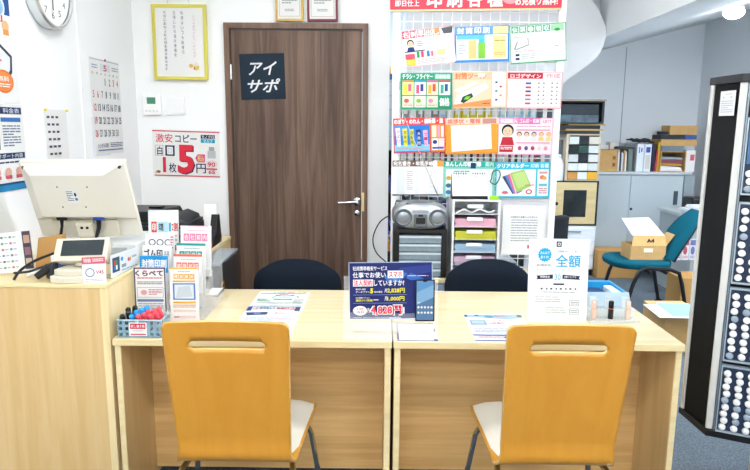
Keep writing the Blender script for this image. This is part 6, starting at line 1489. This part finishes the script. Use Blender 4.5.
m = MB(CARD); m.hexa([(cx1, cy0 + .01, cz1 + .0), (cx1, cy1 - .01, cz1), (cx1 + .005, cy1 - .01, cz1), (cx1 + .005, cy0 + .01, cz1), (cx1 + .07, cy0 + .03, cz1 + .085), (cx1 + .07, cy1 - .03, cz1 + .085), (cx1 + .075, cy1 - .03, cz1 + .085), (cx1 + .075, cy0 + .03, cz1 + .085)]); m.build('side_flap', t)
# carton on the floor behind the chair
a, b = PY(598, 258, 6.1), PY(640, 258, 6.1)
m = MB(CARD2); m.box(a.x, 6.1, .001, b.x, 6.34, PY(620, 251, 6.1).z); tag(m.build('floor_carton', bevel=.004), 'brown carton on the floor behind the teal chair', 'box')
# side desk at the right with papers
t = thing('side_desk', 'grey steel desk with black items at the right of the store', 'desk', (3.0, 5.6, 0))
sd = PY(677, 232, 5.35)
m = MB(pm('#b9c0c2', .5)); m.box(2.66, 5.30, .70, 3.34, 6.0, .73); m.build('desktop', t, bevel=.003)
m = MB(pm('#9fa8ab', .5)); m.box(2.68, 5.32, .0, 2.72, 5.98, .6995); m.build('side_panel', t)
m = MB(pm('#a8b0b2', .5)); m.box(2.7205, 5.93, .05, 3.30, 5.95, .6995); m.build('back_panel', t)
m = MB(pm('#9fa8ab', .5)); m.box(3.30, 5.32, .0, 3.335, 5.98, .6995); m.build('side_panel', t)
m = MB(pm('#b5bcbe', .5)); m.box(2.7205, 5.33, .36, 3.299, 5.35, .6995); m.build('front_panel', t)
for k, (px, c1, c2) in enumerate(((679, '#5a6a94', '#dfe4ea'), (686.5, '#b05a64', '#e4e6ea'), (694, '#6a72a4', '#dfe0e8'))):
    s = Sheet(PY(px - 3.4, 239, 5.30), PY(px + 3.4, 239, 5.30), PY(px - 3.4, 260, 5.30), c2, .004); s.r(.05, .05, .95, .3, c1); s.el(.45, .55, .3, .2, c1); s.lines(.1, .8, .9, .95, 2, c1); fin(s, 'booklet', ('blue', 'red', 'violet') [k] + ' printed booklet on the front of the grey store desk', 'booklet', 'booklets on the store desk front')
stack('paper_stack', 'white papers piled on the grey store desk', 2.68, 2.95, 5.34, 5.6, .7305, .05, '#e4e8ec', 7, jit=.012)
m = MB(BLACK); m.box(2.82, 5.66, .7305, 3.0, 5.86, .85); tag(m.build('black_device', bevel=.012), 'black device behind the papers on the grey store desk', 'device')
stack('paper_stack', 'smaller white pile in front of the black device on the grey store desk', 2.72, 2.90, 5.36, 5.56, .7815, .03, '#f0f2f4', 4, jit=.015)
m = MB(CARD2); m.box(2.58 - .12, 5.0, .001, 2.75, 5.26, .27); tag(m.build('floor_carton', bevel=.004), 'brown carton on the floor under the grey store desk', 'box')
# carton with papers near the display
a, b = PY(652, 318, 4.15), PY(688, 318, 4.15)
t = thing('low_carton', 'low brown carton with white and cyan papers on the carpet', 'box', ((a.x + b.x) / 2, 4.2, 0))
m = MB(CARD); m.box(a.x + .02, 4.0, .001, b.x + .05, 4.35, .26); m.build('carton', t, bevel=.003)
for k, (c, dx, dy, nm) in enumerate((('#dfe9ee', -.05, 0, 'white'), ('#8fd8e6', .05, .03, 'cyan'))):
    m = MB(pm(c, .6)); m.hexa([(a.x + dx, 3.93 + dy, .2615 + k * .004), (a.x + dx + .23, 3.92 + dy, .2615 + k * .004), (a.x + dx + .24, 4.22 + dy, .2615 + k * .004), (a.x + dx + .02, 4.24 + dy, .2615 + k * .004), (a.x + dx, 3.93 + dy, .2645 + k * .004), (a.x + dx + .23, 3.92 + dy, .2645 + k * .004), (a.x + dx + .24, 4.22 + dy, .2645 + k * .004), (a.x + dx + .02, 4.24 + dy, .2645 + k * .004)]); tag(m.build('sheet'), nm + ' sheet lying on the low brown carton', 'paper')

# ---------------------------------------------------------- world, exposure
w = bpy.data.worlds.new('world'); SC.world = w; w.use_nodes = True
w.node_tree.nodes['Background'].inputs['Color'].default_value = (.8, .88, 1, 1); w.node_tree.nodes['Background'].inputs['Strength'].default_value = .4
SC.view_settings.view_transform = 'Standard'; SC.view_settings.look = 'None'; SC.view_settings.gamma = 1; SC.view_settings.use_curve_mapping = False
SC.view_settings.exposure = 0.82
